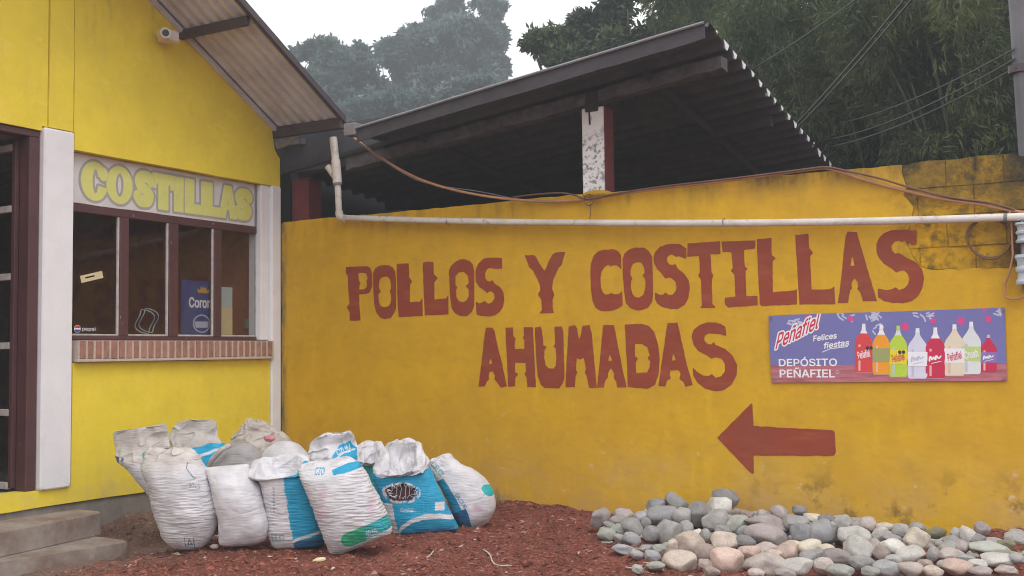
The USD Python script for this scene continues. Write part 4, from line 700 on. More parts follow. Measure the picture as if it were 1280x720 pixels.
# ------------------------------------------------------------------ sacks
WHT, GRY, TAN = np.array((.60, .585, .61)), np.array((.36, .335, .335)), np.array((.42, .375, .345))
BLU, NAV, TEA, GRN, PNK, INK = np.array((.012, .27, .45)), np.array((.02, .10, .21)), np.array((.03, .36, .38)), np.array((.03, .36, .19)), np.array((.50, .28, .36)), np.array((.10, .13, .20))
HDIR = VH
def sack(name, label, D, rows, paint=None, wr=.005, lump=.022, seed=0, mat='sack', ruffle=None, pw=2.4, n=150, rings=170, base=WHT, group='sacks heaped in the corner', hole=None):
    """a filled sack lofted through rings (left x, left y, right x, right y, half depth[, push back]) read off the photograph at distance D"""
    C, A, Bd, PX, IN = [], [], [], [], []
    for r in rows:
        xl, yl, xr, yr, b = r[:5]; dy = r[5] if len(r) > 5 else 0.0
        l, rr = at_depth(xl, yl, D + dy), at_depth(xr, yr, D + dy)
        C.append((l + rr) / 2); A.append((rr - l) / 2); Bd.append(b); PX.append(((xl + xr) / 2, (yl + yr) / 2)); IN.append(r[6] if len(r) > 6 else 0.0)
    C, A, Bd, PX = map(np.array, (C, A, Bd, PX)); wid = np.array([[r[0], r[1], r[2], r[3]] for r in rows], float)
    s = np.r_[0, np.cumsum(np.linalg.norm(np.diff(C, axis=0), axis=1) + .6 * abs(np.diff(np.linalg.norm(A, axis=1))) + .01)]; ss = np.linspace(0, s[-1], rings)
    I = lambda v: PchipInterpolator(s, v)(ss)
    C, A, Bd, W4, INN = I(C), I(A), I(Bd), I(wid), I(np.array(IN, float))
    th = np.linspace(0, 2 * math.pi, n, endpoint=False)
    c = np.sign(np.cos(th)) * abs(np.cos(th)) ** (2 / pw); sn = np.sign(np.sin(th)) * abs(np.sin(th)) ** (2 / pw)
    V = C[:, None] + A[:, None] * c[None, :, None] + (Bd[:, None] * sn[None])[..., None] * HDIR + (INN[:, None] * sn[None])[..., None] * ZZ
    # photo pixel that each front vertex answers to, for the print
    U = c[None, :] * np.ones((rings, 1)); QX = (W4[:, :1] + W4[:, 2:3]) / 2 + (W4[:, 2:3] - W4[:, :1]) / 2 * U; QY = (W4[:, 1:2] + W4[:, 3:4]) / 2 + (W4[:, 3:4] - W4[:, 1:2]) / 2 * U
    rad = (A / (np.linalg.norm(A, axis=1, keepdims=True) + 1e-9))[:, None] * c[None, :, None] + sn[None, :, None] * HDIR; rad /= np.linalg.norm(rad, axis=-1, keepdims=True) + 1e-9
    f = np.clip(np.minimum(np.linalg.norm(A, axis=1), Bd) / .07, .15, 1)[:, None]
    q = V + seed * 13.7
    disp = lump * (fbm(q * 5.5, 3, seed) - .5) * 2 * f
    disp += .75 * wr * (fbm(q * [15, 15, 95], 3, seed + 3) - .5) * 2 * f * (0.1 + 1.7 * noise(q * [6, 6, 4], seed + 8))
    cre = noise(q * [5, 5, 9], seed + 20); disp -= .0022 * f * np.exp(-((cre - .5) / .04) ** 2)
    if ruffle is not None:
        r0, amp, fr = ruffle; t = np.clip((ss / ss[-1] - r0) / (1 - r0), 0, 1)[:, None]; t = np.minimum(1, t * 3)
        an = np.stack([np.cos(th) * fr, np.sin(th) * fr, 0 * th], -1)[None] + np.array([0, 0, 1.0]) * (ss * 7)[:, None, None] + seed
        rdg = abs(fbm(q * 7 + 3, 2, seed + 60) - .5) + .5 * abs(fbm(q * 15 + 7, 2, seed + 61) - .5)
        disp = disp + t * np.clip(Bd / .05, .1, 1)[:, None] * (amp * .9 * (rdg - .14))
        sheet_xy = np.stack([QX / 24, QY / 20 + QX / 60, 0 * QX + seed], -1); V = V + (amp * 1.9 * t * (noise(sheet_xy + 3 * noise(sheet_xy * .6, seed)[..., None], seed + 90) - .5) * 2 - amp * .9 * t * np.exp(-abs(noise(sheet_xy * 1.6 + 5, seed + 91) - .5) / .05))[..., None] * HDIR
        disp = disp + amp * np.clip(Bd / .05, .15, 1)[:, None] * t * (fbm(an, 3, seed + 40) - .5) * 2
        V = V + (amp * 1.3 * t * (fbm(an * 1.2 + 9, 2, seed + 50) - .5) * 2)[..., None] * ZZ
    V = V + rad * disp[..., None]
    col = np.broadcast_to(base, V.shape).copy()
    front = (sn < .25)[None] & np.ones((rings, 1), bool)
    ctx = dict(x=QX, y=QY, u=U, front=front, s=np.broadcast_to((ss / ss[-1])[:, None], U.shape), th=np.broadcast_to(th[None], U.shape))
    col *= (0.90 + .16 * fbm(q * 4, 3, seed + 70))[..., None]
    dirt = np.clip((.16 - V[..., 2]) / .16, 0, 1) * np.clip(fbm(q * 9, 3, seed + 80) * 2.2 - .75, 0, 1); col = col * (1 - .6 * dirt[..., None]) + np.array((.18, .075, .055)) * .6 * dirt[..., None]
    if paint: paint(col, ctx, q)
    if hole is not None:
        hx, hy, ha, hb = hole; d = ((QX - hx) / ha) ** 2 + ((QY - hy) / hb) ** 2 + .5 * (fbm(q * 30, 2, 3) - .5); k = np.where(front, np.clip((1.0 - d) * 6, 0, 1), 0)
        V = V + (.045 * k)[..., None] * HDIR
        col[k > .35] = np.array((.075, .03, .03)) * (0.6 + .8 * fbm(q * 40, 2, 5)[k > .35])[:, None]
        rim = (k <= .35) & front & (d < 1.5); col[rim & (fbm(q * [60, 60, 20], 2, 6) > .46)] = WHT
    V2 = V.reshape(-1, 3); a = np.arange(rings * n).reshape(rings, n); b = np.roll(a, -1, 1)
    Fc = np.concatenate([np.stack([a[:-1], b[:-1], b[1:]], -1).reshape(-1, 3), np.stack([a[:-1], b[1:], a[1:]], -1).reshape(-1, 3)])
    V2 = np.vstack([V2, C[0], C[-1]]); m = len(V2); j = np.arange(n); k = (j + 1) % n
    Fc = np.vstack([Fc, np.c_[np.full(n, m - 2), k, j], np.c_[np.full(n, m - 1), a[-1][j], a[-1][k]]])
    col = np.vstack([col.reshape(-1, 3), col[0, 0], col[-1, 0]])
    V2[:, 2] = np.maximum(V2[:, 2], -.04)
    base_pt = np.array([*V2[:, :2].mean(0), 0]); T = thing(name, label, 'sack', base_pt, group=group)
    add(T, 'body', (V2, Fc), M[mat], smooth=True, col=col)
    return T, V, ctx
def stamp(col, ctx, shape, colour, near=True):
    """print a shape given in photo pixels on the front of a sack"""
    x0, y0, x1, y1 = shape.bounds
    m = ctx['front'] & (ctx['x'] > x0 - 1) & (ctx['x'] < x1 + 1) & (ctx['y'] > y0 - 1) & (ctx['y'] < y1 + 1)
    idx = np.argwhere(m)
    if len(idx):
        ins = contains_xy(shape, ctx['x'][m], ctx['y'][m]); idx = idx[ins]; col[idx[:, 0], idx[:, 1]] = colour
def words(s, x0, y0, x1, y1, rot=0, bold=True):
    g = fit(text_poly(s, 1.0, bold), 0, 1, 0, 1); g = affinity.affine_transform(g, [x1 - x0, 0, 0, -(y1 - y0), x0, y1]); return affinity.rotate(g, rot, origin='center')
def seam(T, V, j, ring0, ring1, r=.004, colr='putty', wob_=.0):
    P = V[ring0:ring1:4, j] - HDIR * .004; add(T, 'seam', tube(P, r, 5), M[colr])

def p_s1(col, c, q):
    col[:] = np.where((c['s'] > .68)[..., None], np.array((.52, .475, .445)) * (.85 + .3 * fbm(q * 6, 3, 2))[..., None], col)
    stamp(col, c, Point(186, 569).buffer(5), TEA); stamp(col, c, sbox(146, 571, 152, 577).union(sbox(155, 572, 158, 576)), INK)
T, V, _ = sack('feed_sack', 'white sack leaning left with a stiff beige upright collar, leftmost of the heap', 8.95, [
    (214, 664, 244, 664, .04), (207, 659, 247, 659, .1), (198, 640, 250, 640, .14), (180, 610, 250, 610, .15), (165, 592, 246, 590, .14), (152, 580, 222, 577, .11), (146, 574, 213, 569, .075),
    (144, 562, 212, 556, .035), (143, 550, 211, 541, .016), (142, 541, 210, 531, .009), (142.5, 540, 209.5, 530.5, .002)], p_s1, seed=1, wr=.006, ruffle=(.62, .015, 2.0), lump=.02, n=240, rings=220)
P = V[10:138:6, 180] - HDIR * .004; add(T, 'seam', tube(P, .006, 5), M['grey_cable'])
def p_s2(col, c, q):
    k = np.clip((c['s'] - .72) * 8, 0, 1)[..., None]; col[:] = col * (1 - k) + np.array((.52, .475, .445)) * (.85 + .3 * fbm(q * 5, 3, 2))[..., None] * k
    stamp(col, c, words('Viva', 245, 600, 258, 607, 6, False), INK); stamp(col, c, LineString([(240, 577), (240, 583), (250, 595), (252, 594)]).buffer(.5), INK)
    tr = Polygon([(240, 678), (244, 668), (247, 678)]); stamp(col, c, tr.difference(tr.buffer(-1.2)).union(LineString([(238, 668), (238, 680), (248, 682), (249, 668)]).buffer(.5)), INK)
sack('feed_sack', 'plump white wrinkled sack with slumped beige top, second from the left in front', 8.22, [
    (226, 687, 247, 687, .03), (213, 681, 258, 681, .10), (200, 660, 270, 660, .17), (192, 630, 274, 630, .20), (184, 602, 266, 600, .19), (178, 588, 257, 584, .165), (177, 577, 250, 573, .11),
    (179, 569, 246, 567, .06), (183, 563, 241, 563, .03), (186, 561, 238, 561, .012), (187, 560.5, 236, 560.5, .003)], p_s2, seed=2, wr=.009, ruffle=(.80, .018, 2.0), lump=.022, n=290, rings=250)
T, V, _ = sack('feed_sack', 'plain smooth white sack with a folded hem along its flat top', 8.20, [
    (279, 683, 318, 681, .04), (274, 678, 332, 675, .1), (274, 655, 339, 656, .16), (270, 630, 332, 632, .18), (264, 607, 325, 607, .16), (258, 594, 314, 593, .11), (256.5, 589, 311, 585, .075),
    (256, 587, 311, 582.5, .062), (258, 584.5, 309, 580.5, .03), (260, 584, 307, 580, .005)], None, seed=3, wr=.0035, mat='sack_plain', lump=.018, base=WHT * 1.03)
def p_s4(col, c, q):
    xb = 358 + np.clip((c['y'] - 590) / 95, 0, 1) * 15 + (c['y'] < 590) * 2
    m = c['front'] & (c['x'] > xb); col[m & (c['s'] < .93)] = BLU * 1.1
    col[m & (c['y'] > 671) & (c['y'] + .16 * (c['x'] - 372) > 671) & (c['s'] < .6)] = NAV
    stamp(col, c, Polygon([(371, 671), (380, 667), (392, 664), (404, 660), (404, 664), (392, 668), (380, 671), (371, 675)]), WHT)
    stamp(col, c, sbox(344, 664, 360, 674).difference(sbox(346, 665.5, 349, 672)).difference(sbox(351, 665, 354, 671)).difference(sbox(356, 666, 358.6, 672.5)), np.array((.28, .36, .40)))
    for k in range(8): stamp(col, c, sbox(346, 606 + k * 4.2, 349, 608.6 + k * 4.2), np.array((.34, .33, .40)))
    m = c['front'] & (c['x'] < 335) & (c['s'] < .55); col[m] = col[m] * .75 + PNK * .25
    stamp(col, c, words('CIU', 362, 576, 376, 583, 0), BLU)
sack('feed_sack', 'open white sack with a broad blue stripe down its right side', 8.25, [
    (347, 687, 402, 683, .05), (341, 681, 406, 678, .12), (336, 655, 407, 652, .155), (331, 628, 399, 625, .155), (327, 608, 391, 605, .145), (322, 599, 387, 595, .14), (312, 595, 386, 590, .14, 0, .03), (310, 589, 386, 584, .15, 0, .055),
    (314, 585, 384, 580, .14, 0, .075), (322, 583, 380, 580, .115, 0, .07), (328, 589, 376, 586, .085, 0, .05), (334, 597, 372, 595, .05, 0, .02), (345, 601, 362, 600, .01)], p_s4, seed=4, wr=.008, ruffle=(.62, .017, 2.2), lump=.016, pw=2.8, n=290, rings=250)
def p_s5(col, c, q):
    m = c['front'] & (c['s'] > .78); stamp(col, c, Polygon([(417, 586), (436, 578), (452, 575), (454, 583), (436, 589), (420, 592)]), BLU * 1.1); stamp(col, c, words('CIO', 396, 583, 408, 592, 0), BLU)
    lab = Polygon([(436, 662), (487, 641.5), (491, 657), (440, 680)]).buffer(-3).buffer(3); cap_ = affinity.scale(Point(437, 671).buffer(8.5), .8, 1)
    stamp(col, c, lab.union(cap_), TEA * np.array((1, .95, .95))); stamp(col, c, cap_.union(Polygon([(436, 662), (459, 653.5), (461, 672), (440, 680)])), GRN)
    stamp(col, c, affinity.rotate(words('60 kg', 461, 657, 474, 665.5, 0), -23, origin=(467, 661)), WHT); stamp(col, c, LineString([(462, 668), (476, 662)]).buffer(.5), WHT); stamp(col, c, LineString([(479, 650), (484, 660)]).buffer(.9), BLU)
    for (x, y, rx, ry) in ((407, 637, 11, 16), (408, 615, 7, 9), (467, 628, 7, 14)):
        d = ((c['x'] - x) / rx) ** 2 + ((c['y'] - y) / ry) ** 2 + 1.2 * (fbm(q * 22, 3, 5) - .5); k = np.where(c['front'], np.clip(1 - d, 0, 1) * .45, 0)[..., None]; col[:] = col * (1 - k) + PNK * k
sack('feed_sack', 'large leaning white wrinkled sack with a green weight label near its foot', 8.05, [
    (420, 695, 486, 668, .05), (412, 690, 489, 663, .12), (405, 672, 487, 652, .17), (396, 645, 478, 630, .185), (386, 619, 465, 606, .17), (378, 602, 457, 591, .14), (373.5, 593, 451, 582, .085),
    (373, 589, 449, 578.5, .05), (375, 585, 446, 576, .05, .03), (380, 580, 441, 573, .04, .08), (390, 577, 432, 572, .01, .12)], p_s5, seed=5, wr=.011, lump=.016, ruffle=(.80, .014, 2.4), pw=2.7, n=290, rings=250)
def p_s8(col, c, q):
    stamp(col, c, Polygon([(417, 571), (424, 556), (438, 549), (446, 560), (447, 577), (424, 579)]), BLU * 1.15)
    stamp(col, c, affinity.rotate(words('CIUM', 421, 557, 440, 566, 0), -25), WHT); stamp(col, c, LineString([(420, 574), (433, 566), (444, 562)]).buffer(1.3), WHT)
sack('feed_sack', 'white sack with tall torn flap and blue corner, behind the green label sack', 8.65, [
    (398, 668, 452, 668, .06), (392, 655, 456, 655, .14), (386, 620, 454, 618, .16), (382, 594, 450, 590, .14), (384, 577, 447, 572, .08), (386, 564, 446, 558, .035), (389, 553, 443, 547, .016), (399, 545, 440, 541, .010), (408, 543, 437, 540, .003)],
    p_s8, seed=6, wr=.004, ruffle=(.55, .022, 2.0), mat='sack_plain', lump=.02, n=290, rings=250)
def p_s6(col, c, q):
    m = c['front'] & (c['s'] < .62) & ~((c['y'] > 627) & (c['x'] < 492 + (c['y'] - 627) * .2)); col[m] = BLU * 1.2
    stamp(col, c, Polygon([(500, 669), (503, 656), (515, 648), (532, 643), (550, 642), (570, 646), (576, 669)]), BLU * .85)
    stamp(col, c, Polygon([(499, 662), (503, 655), (515, 646), (532, 640), (550, 639), (567, 643), (569, 648), (550, 645), (532, 646), (516, 651), (505, 659), (500, 666)]), WHT)
    stamp(col, c, sbox(545, 625.5, 556, 635.5), WHT * 1.05); stamp(col, c, words('CALCIO', 503, 632, 520, 637, 0), WHT)
    stamp(col, c, Polygon([(520, 658), (568, 656), (570, 661), (522, 664)]), NAV * 1.4)
T, V, _ = sack('feed_sack', 'bright blue sack with a frayed hole and a wide ruffled white mouth', 8.80, [
    (496, 669, 568, 663, .05), (489, 665, 573, 659, .11), (483, 645, 563, 640, .135), (476, 620, 552, 617, .135), (468, 602, 543, 598, .125), (466, 594, 538, 588, .125, 0, .02), (467, 585, 535, 580, .14, 0, .07), (473, 577, 532, 573, .155, 0, .115),
    (480, 571, 527, 569, .145, 0, .13), (484, 571, 523, 570, .12, 0, .12), (487, 577, 520, 576, .095, 0, .09), (492, 586, 516, 585, .06, 0, .04), (500, 592, 510, 592, .01)], p_s6, seed=7, wr=.004, ruffle=(.50, .026, 2.2), lump=.014, pw=2.7, hole=(503, 613.5, 19.5, 11), n=290, rings=250)
rng = np.random.default_rng(5); fr = []
for k in range(58):
    a = rng.uniform(0, 6.28); x, y = 503 + 19.5 * math.cos(a), 613.5 + 10 * math.sin(a); l = rng.uniform(3, 7)
    aa = a + math.pi + rng.normal(0, .5); p = at_depth(x, y, 8.80 - .145); pm = at_depth(x + l * .5 * math.cos(aa), y + l * .4 * math.sin(aa) + .6, 8.80 - .150); p2 = at_depth(x + l * math.cos(aa), y + l * .8 * math.sin(aa) + 1.5, 8.80 - .13)
    fr.append(tube([p, pm, p2], .0016, 3))
for k in range(5):
    x = 490 + k * 5.3; fr.append(tube([at_depth(x, 605, 8.66), at_depth(x + 1, 612, 8.665), at_depth(x + rng.normal(0, 2), 621, 8.66)], .0015, 3))
add(T, 'frayed_threads', cat(fr), M['ink_white'], kind='stuff')
def p_s7(col, c, q):
    u = c['u']; m = c['front'] & (u < -.50) & (c['s'] < .72); col[m] = BLU * .85; m = c['front'] & (u < -.30) & (c['s'] < .33); col[m] = NAV
    d = np.clip(fbm(q * 8, 3, 4) * 2 - .5, 0, 1)[..., None] * np.clip((.36 - c['s']) * 5, 0, 1)[..., None] * (u > -.25)[..., None]; col[:] = col * (1 - .75 * d) + np.array((.30, .26, .25)) * .75 * d
    stamp(col, c, affinity.rotate(affinity.scale(Point(611, 611).buffer(1), 9, 5.5), 40), TEA)
    stamp(col, c, affinity.rotate(words('CALCIUM', 567, 620, 587, 625, 0), 55, origin=(577, 623)), NAV * 1.5); stamp(col, c, affinity.rotate(words('CALCI', 538, 583, 556, 590, 0), 50, origin=(548, 587)), TEA)
    k = np.where(c['front'], np.clip(1 - ((c['x'] - 598) / 9) ** 2 - ((c['y'] - 632) / 7) ** 2 + .8 * (fbm(q * 20, 2, 5) - .5), 0, 1) * .7, 0)[..., None]; col[:] = col * (1 - k) + PNK * k
sack('feed_sack', 'bulging white sack tipped to the left, rightmost of the heap', 9.05, [
    (590, 661, 606, 656, .06), (577, 662, 616, 645, .12), (570, 651, 620, 630, .165), (563, 637, 616, 612, .175), (556, 622, 606, 598, .165), (549, 608, 591, 586, .135), (542, 596, 575, 579, .10), (537, 585, 564, 572, .07), (536, 579, 558, 569, .045), (538, 575, 553, 569, .01)],
    p_s7, seed=8, wr=.004, ruffle=(.78, .018, 2.2), mat='sack_plain', lump=.018, n=290, rings=250)
def p_b1(col, c, q):
    k = (c['s'] > .62)[..., None]; col[:] = np.where(k, np.array((.50, .455, .43)) * (.85 + .35 * fbm(q * 6, 3, 2))[..., None], col)
    stamp(col, c, Polygon([(238, 558), (282, 553), (283, 556), (262, 590), (250, 585)]), BLU * 1.25); stamp(col, c, Polygon([(242, 571), (280, 558), (280, 560.5), (243, 575)]), WHT)
sack('feed_sack', 'beige topped sack with a blue band, standing behind the leftmost front sacks', 9.35, [
    (226, 655, 280, 655, .08), (222, 640, 284, 640, .16), (221, 605, 286, 603, .18), (219, 580, 287, 574, .16), (216, 568, 283, 558, .10), (212, 556, 275, 551, .055), (211, 546, 271, 543, .022), (214, 536, 271, 532, .014), (222, 528, 269, 526.5, .009), (226, 526.5, 264, 525.5, .002)],
    p_b1, seed=9, wr=.005, ruffle=(.55, .018, 1.8), n=240, rings=220)
sack('feed_sack', 'crumpled dirty beige sack beside the slim white corner pillar', 10.1, [
    (300, 638, 362, 638, .1), (294, 620, 366, 620, .2), (290, 585, 366, 585, .2), (288, 560, 365, 556, .16), (289, 549, 362, 549, .12), (295, 541, 352, 541, .09), (302, 533, 340, 534, .07), (308, 527, 332, 528, .05), (313, 525, 325, 525, .01)], None, seed=10, wr=.004, ruffle=(.35, .026, 2.2), base=TAN * 1.2, mat='sack_plain')
sack('feed_sack', 'grey brown rounded sack lying behind the plain white one', 9.1, [
    (270, 650, 326, 650, .1), (264, 630, 331, 630, .18), (261, 602, 331, 602, .18), (264, 584, 329, 580, .165), (273, 569, 325, 566, .13), (285, 559, 317, 557, .08), (295, 554, 309, 554, .01)], None, seed=11, wr=.003, base=GRY, mat='sack_plain', lump=.03)
add(T_ := thing('handle_strap', 'folded grey strap over the grey brown sack', 'strap', (0, 0, 0)), 'strip', tube(smooth_line([at_depth(262, 583, 8.95), at_depth(266, 574, 8.9), at_depth(275, 564, 8.88), at_depth(287, 557, 8.95)], 20), .022, 8), M['putty'], smooth=True)
sack('feed_sack', 'pale rounded sack slumped against the foot of the corner pillar', 9.6, [
    (332, 648, 386, 648, .1), (326, 630, 391, 630, .2), (323, 595, 393, 595, .21), (325, 575, 388, 574, .19), (331, 563, 381, 562, .15), (341, 555, 370, 554, .09), (350, 551, 360, 551, .01)], None, seed=12, wr=.003, mat='sack_plain', lump=.025)
q = at_depth(337, 548, 9.75); b = trimesh.creation.icosphere(3, 1); v = b.vertices * [.055, .03, .03]; v += .012 * (noise(v * 60, 3) - .5)[:, None]; solo('pink_rag', (v + q, b.faces), usdkit.material(stage, L + 'pink_cloth', {'p': ('principled_bsdf', {'base_color': (.55, .22, .27), 'roughness': .8})}, [], surface='p.BSDF'), 'small faded pink rag on top of the sacks by the corner pillar', 'rag', smooth=True)
def p_b5(col, c, q):
    m = c['front'] & (c['y'] > 580); col[m] = TEA * .75; m = (c['s'] > .70) & ~c['front']; col[m] = WHT
sack('feed_sack', 'half hidden sack with open white mouth between the green label and blue sacks', 9.35, [
    (450, 655, 495, 655, .08), (445, 640, 498, 640, .15), (444, 605, 492, 605, .15), (443, 588, 486, 587, .14), (441, 578, 483, 577, .135), (440, 569, 482, 568, .14, 0, .05), (443, 565, 479, 565, .14, 0, .085), (448, 566, 475, 566, .11, 0, .085), (452, 572, 472, 572, .08, 0, .05), (456, 582, 469, 582, .02)], p_b5, seed=13, wr=.003, ruffle=(.55, .024, 2.4), mat='sack_plain')

# ------------------------------------------------------------------ river stones
SC = {'grey': (.25, .25, .26), 'bluegrey': (.215, .225, .255), 'darkgrey': (.165, .165, .18), 'greengrey': (.25, .275, .255), 'mauve': (.25, .215, .225), 'beige': (.40, .335, .29), 'brown': (.24, .19, .175), 'white': (.50, .50, .49), 'pink': (.41, .295, .26),
      'cream': (.46, .41, .34), 'palegrey': (.38, .375, .37), 'pinkgrey': (.36, .31, .295), 'olive': (.16, .15, .08)}
SN = {'grey': 'grey', 'bluegrey': 'blue grey', 'darkgrey': 'dark grey', 'greengrey': 'greenish grey', 'mauve': 'mauve grey', 'beige': 'beige', 'brown': 'brownish', 'white': 'whitish', 'pink': 'pinkish', 'cream': 'cream', 'palegrey': 'pale grey', 'pinkgrey': 'pinkish grey', 'olive': 'mossy dark'}
for k, c in SC.items():
    c = np.array(c) * 1.22; c = .72 * c + .28 * np.array((1.06, 1.0, .93)) * (.5 * c.mean() + .5 * .34); c = c * np.array((1.03, 1.0, .95))
    M['st_' + k] = usdkit.material(stage, L + 'river_stone_' + k, {
        'g': ('geometry', {}), 'o': ('object_info', {}), 'n': ('noise_texture', {'scale': 9, 'detail': 9, 'roughness': .7}), 'r': ('rgb_ramp', {'ramp': [(.3, c * .72), (.55, c), (.75, c * 1.22)]}),
        'w': ('noise_texture', {'scale': 160, 'detail': 3}), 'wr': ('rgb_ramp', {'ramp': [(.35, (.78,) * 3), (.6, (1.06,) * 3)]}), 'mm': ('mix_color', {'blend_type': 'multiply', 'fac': 1.0, 'use_clamp': False}),
        'h': ('hsv', {}), 'hm': ('map_range', {'to_min': .82, 'to_max': 1.18}), 'b': ('bump', {'strength': .45, 'distance': .006}), 'nb': ('noise_texture', {'scale': 70, 'detail': 6}), 'p': ('principled_bsdf', {'roughness': .8, 'specular_ior_level': .25})},
        [('g.position', 'n.vector'), ('g.position', 'w.vector'), ('g.position', 'nb.vector'), ('n.fac', 'r.fac'), ('w.fac', 'wr.fac'), ('r.color', 'mm.a'), ('wr.color', 'mm.b'), ('o.random', 'hm.value'), ('hm.result', 'h.value'), ('mm.result', 'h.color'),
         ('h.color', 'p.base_color'), ('nb.fac', 'b.height'), ('b.normal', 'p.normal')], surface='p.BSDF')
ST = []
def reg(ox, rows):
    for cx, cy, w, h, rot, c in rows: ST.append([ox + cx / 6.26, 605 + cy / 6.26, w / 6.26, h / 6.26, rot, c])
reg(735, [(100,260,185,130,-35,'mauve'),(280,250,150,100,15,'mauve'),(245,290,140,75,0,'mauve'),(412,265,110,80,-20,'bluegrey'),(180,330,110,60,25,'greengrey'),(245,360,120,80,10,'greengrey'),(360,355,190,140,25,'grey'),(155,400,140,95,15,'greengrey'),(250,430,100,70,20,'grey'),(345,445,130,100,30,'bluegrey'),
 (545,172,165,95,-8,'bluegrey'),(700,157,200,100,35,'grey'),(590,250,230,130,-10,'bluegrey'),(745,255,150,110,0,'grey'),(870,240,190,180,-15,'darkgrey'),(500,400,130,120,-10,'darkgrey'),(640,390,210,200,-10,'grey'),(780,360,110,120,0,'grey'),(455,310,80,80,-30,'grey'),(285,520,180,80,10,'bluegrey'),(390,560,110,60,20,'bluegrey'),
 (465,505,120,50,0,'bluegrey'),(500,570,130,80,10,'bluegrey'),(575,520,120,70,30,'greengrey'),(665,485,100,80,-25,'beige'),(800,485,230,180,5,'beige'),(660,552,120,70,10,'brown'),(740,615,250,145,10,'beige'),(620,605,80,60,0,'grey'),(395,675,90,60,20,'greengrey'),(530,650,140,65,-5,'greengrey'),(860,385,60,65,0,'white'),(925,420,90,110,0,'grey'),(930,550,160,140,-20,'brown'),(915,635,110,75,0,'brown')])
reg(880, [(175,115,200,140,20,'darkgrey'),(135,178,170,115,0,'white'),(100,300,190,140,-15,'grey'),(190,280,70,80,0,'grey'),(265,238,120,75,10,'brown'),(345,248,110,75,15,'brown'),(265,317,180,115,-10,'greengrey'),(160,378,130,95,30,'grey'),(465,245,110,70,10,'grey'),(605,240,150,105,30,'mauve'),(755,215,105,85,10,'darkgrey'),(515,322,320,130,8,'mauve'),(320,382,120,85,-20,'bluegrey'),(332,457,150,85,5,'darkgrey'),(500,420,310,165,15,'mauve'),
 (180,468,220,145,5,'beige'),(190,620,260,215,0,'pink'),(365,548,160,115,0,'pink'),(490,517,190,95,0,'pinkgrey'),(672,547,165,145,10,'pink'),(715,487,110,75,10,'cream'),(837,502,170,105,-15,'cream'),(370,622,100,60,0,'mauve'),(500,650,300,160,-5,'pinkgrey'),(740,657,230,115,-8,'palegrey'),(735,305,180,115,0,'grey'),(770,392,180,135,10,'bluegrey'),(930,387,215,190,20,'bluegrey'),(870,272,140,70,20,'cream'),(870,577,200,95,-10,'grey'),(962,282,125,75,0,'darkgrey')])
reg(880, [(60,690,130,80,5,'brown'),(640,700,150,70,0,'mauve'),(420,700,120,60,0,'pinkgrey'),(560,560,110,70,0,'beige')])
reg(1120, [(300,690,150,80,0,'beige'),(400,640,120,70,0,'grey'),(690,690,170,70,0,'mauve'),(880,680,160,70,5,'pinkgrey'),(560,590,120,60,0,'grey'),(960,590,120,70,0,'grey'),(240,640,110,80,10,'brown')])
reg(1000, [(350,317,160,125,10,'palegrey'),(260,338,70,75,0,'grey'),(548,337,128,128,0,'pinkgrey'),(460,328,90,80,0,'grey'),(690,343,150,60,5,'cream'),(440,412,220,135,10,'white'),(655,402,140,115,0,'palegrey'),(740,432,140,60,8,'grey'),(820,374,140,105,10,'grey'),(930,348,120,75,0,'grey'),(935,432,190,145,0,'cream'),(480,542,230,200,35,'palegrey'),(600,492,130,100,0,'mauve'),(660,557,135,115,0,'brown'),(760,507,190,115,15,'white'),(310,587,220,115,5,'mauve'),(210,507,130,70,5,'cream'),
 (190,650,155,115,-10,'pinkgrey'),(330,690,200,95,5,'greengrey'),(500,632,210,105,5,'grey'),(560,690,130,70,0,'greengrey'),(690,667,200,115,5,'bluegrey'),(740,612,120,90,-20,'grey'),(890,562,200,135,-10,'palegrey'),(890,677,190,115,5,'pinkgrey')])
reg(1120, [(310,557,95,115,0,'grey'),(440,442,120,60,-10,'darkgrey'),(500,402,115,95,0,'grey'),(585,422,115,170,-15,'palegrey'),(690,352,110,105,0,'mauve'),(440,502,160,95,-15,'grey'),(530,507,118,105,10,'mauve'),(450,567,210,95,5,'pinkgrey'),(495,667,225,115,5,'pink'),(640,637,145,75,0,'palegrey'),(760,517,300,100,5,'greengrey'),(810,602,240,90,0,'palegrey'),(330,385,140,80,0,'olive'),(650,440,120,80,0,'darkgrey'),(880,470,120,50,10,'olive')])
nrm = np.array([0.0, 0.30, 1.0])                              # the heap's face: a plane rising towards the wall
def heap_point(px, py):
    P0 = np.array([5.2, -0.13, 0.30]) if px > 1 else None
    N = np.array([0, -0.25, 1.0])                             # z = 0.30 + 0.25 (y + 0.13)
    d = ray(px, py); t = ((P0 - EYE) @ N) / (d @ N); q = EYE + t * d
    if q[1] > -0.11: q = on(px, py, 1, -0.11)
    return q
rng = np.random.default_rng(21); placed = []
for s in ST:
    px, py, w, h, rot, c = s; q = heap_point(px, py); dep = (q - EYE) @ VH; m = dep / F
    if q[2] < .03: q = on(px, py, 2, .03); dep = (q - EYE) @ VH; m = dep / F
    placed.append([q, w * m / 2 * 1.13, h * m / 2 * 1.16, rot, c, px, py, w * h])
cols = sorted(placed, key=lambda r: -r[6])
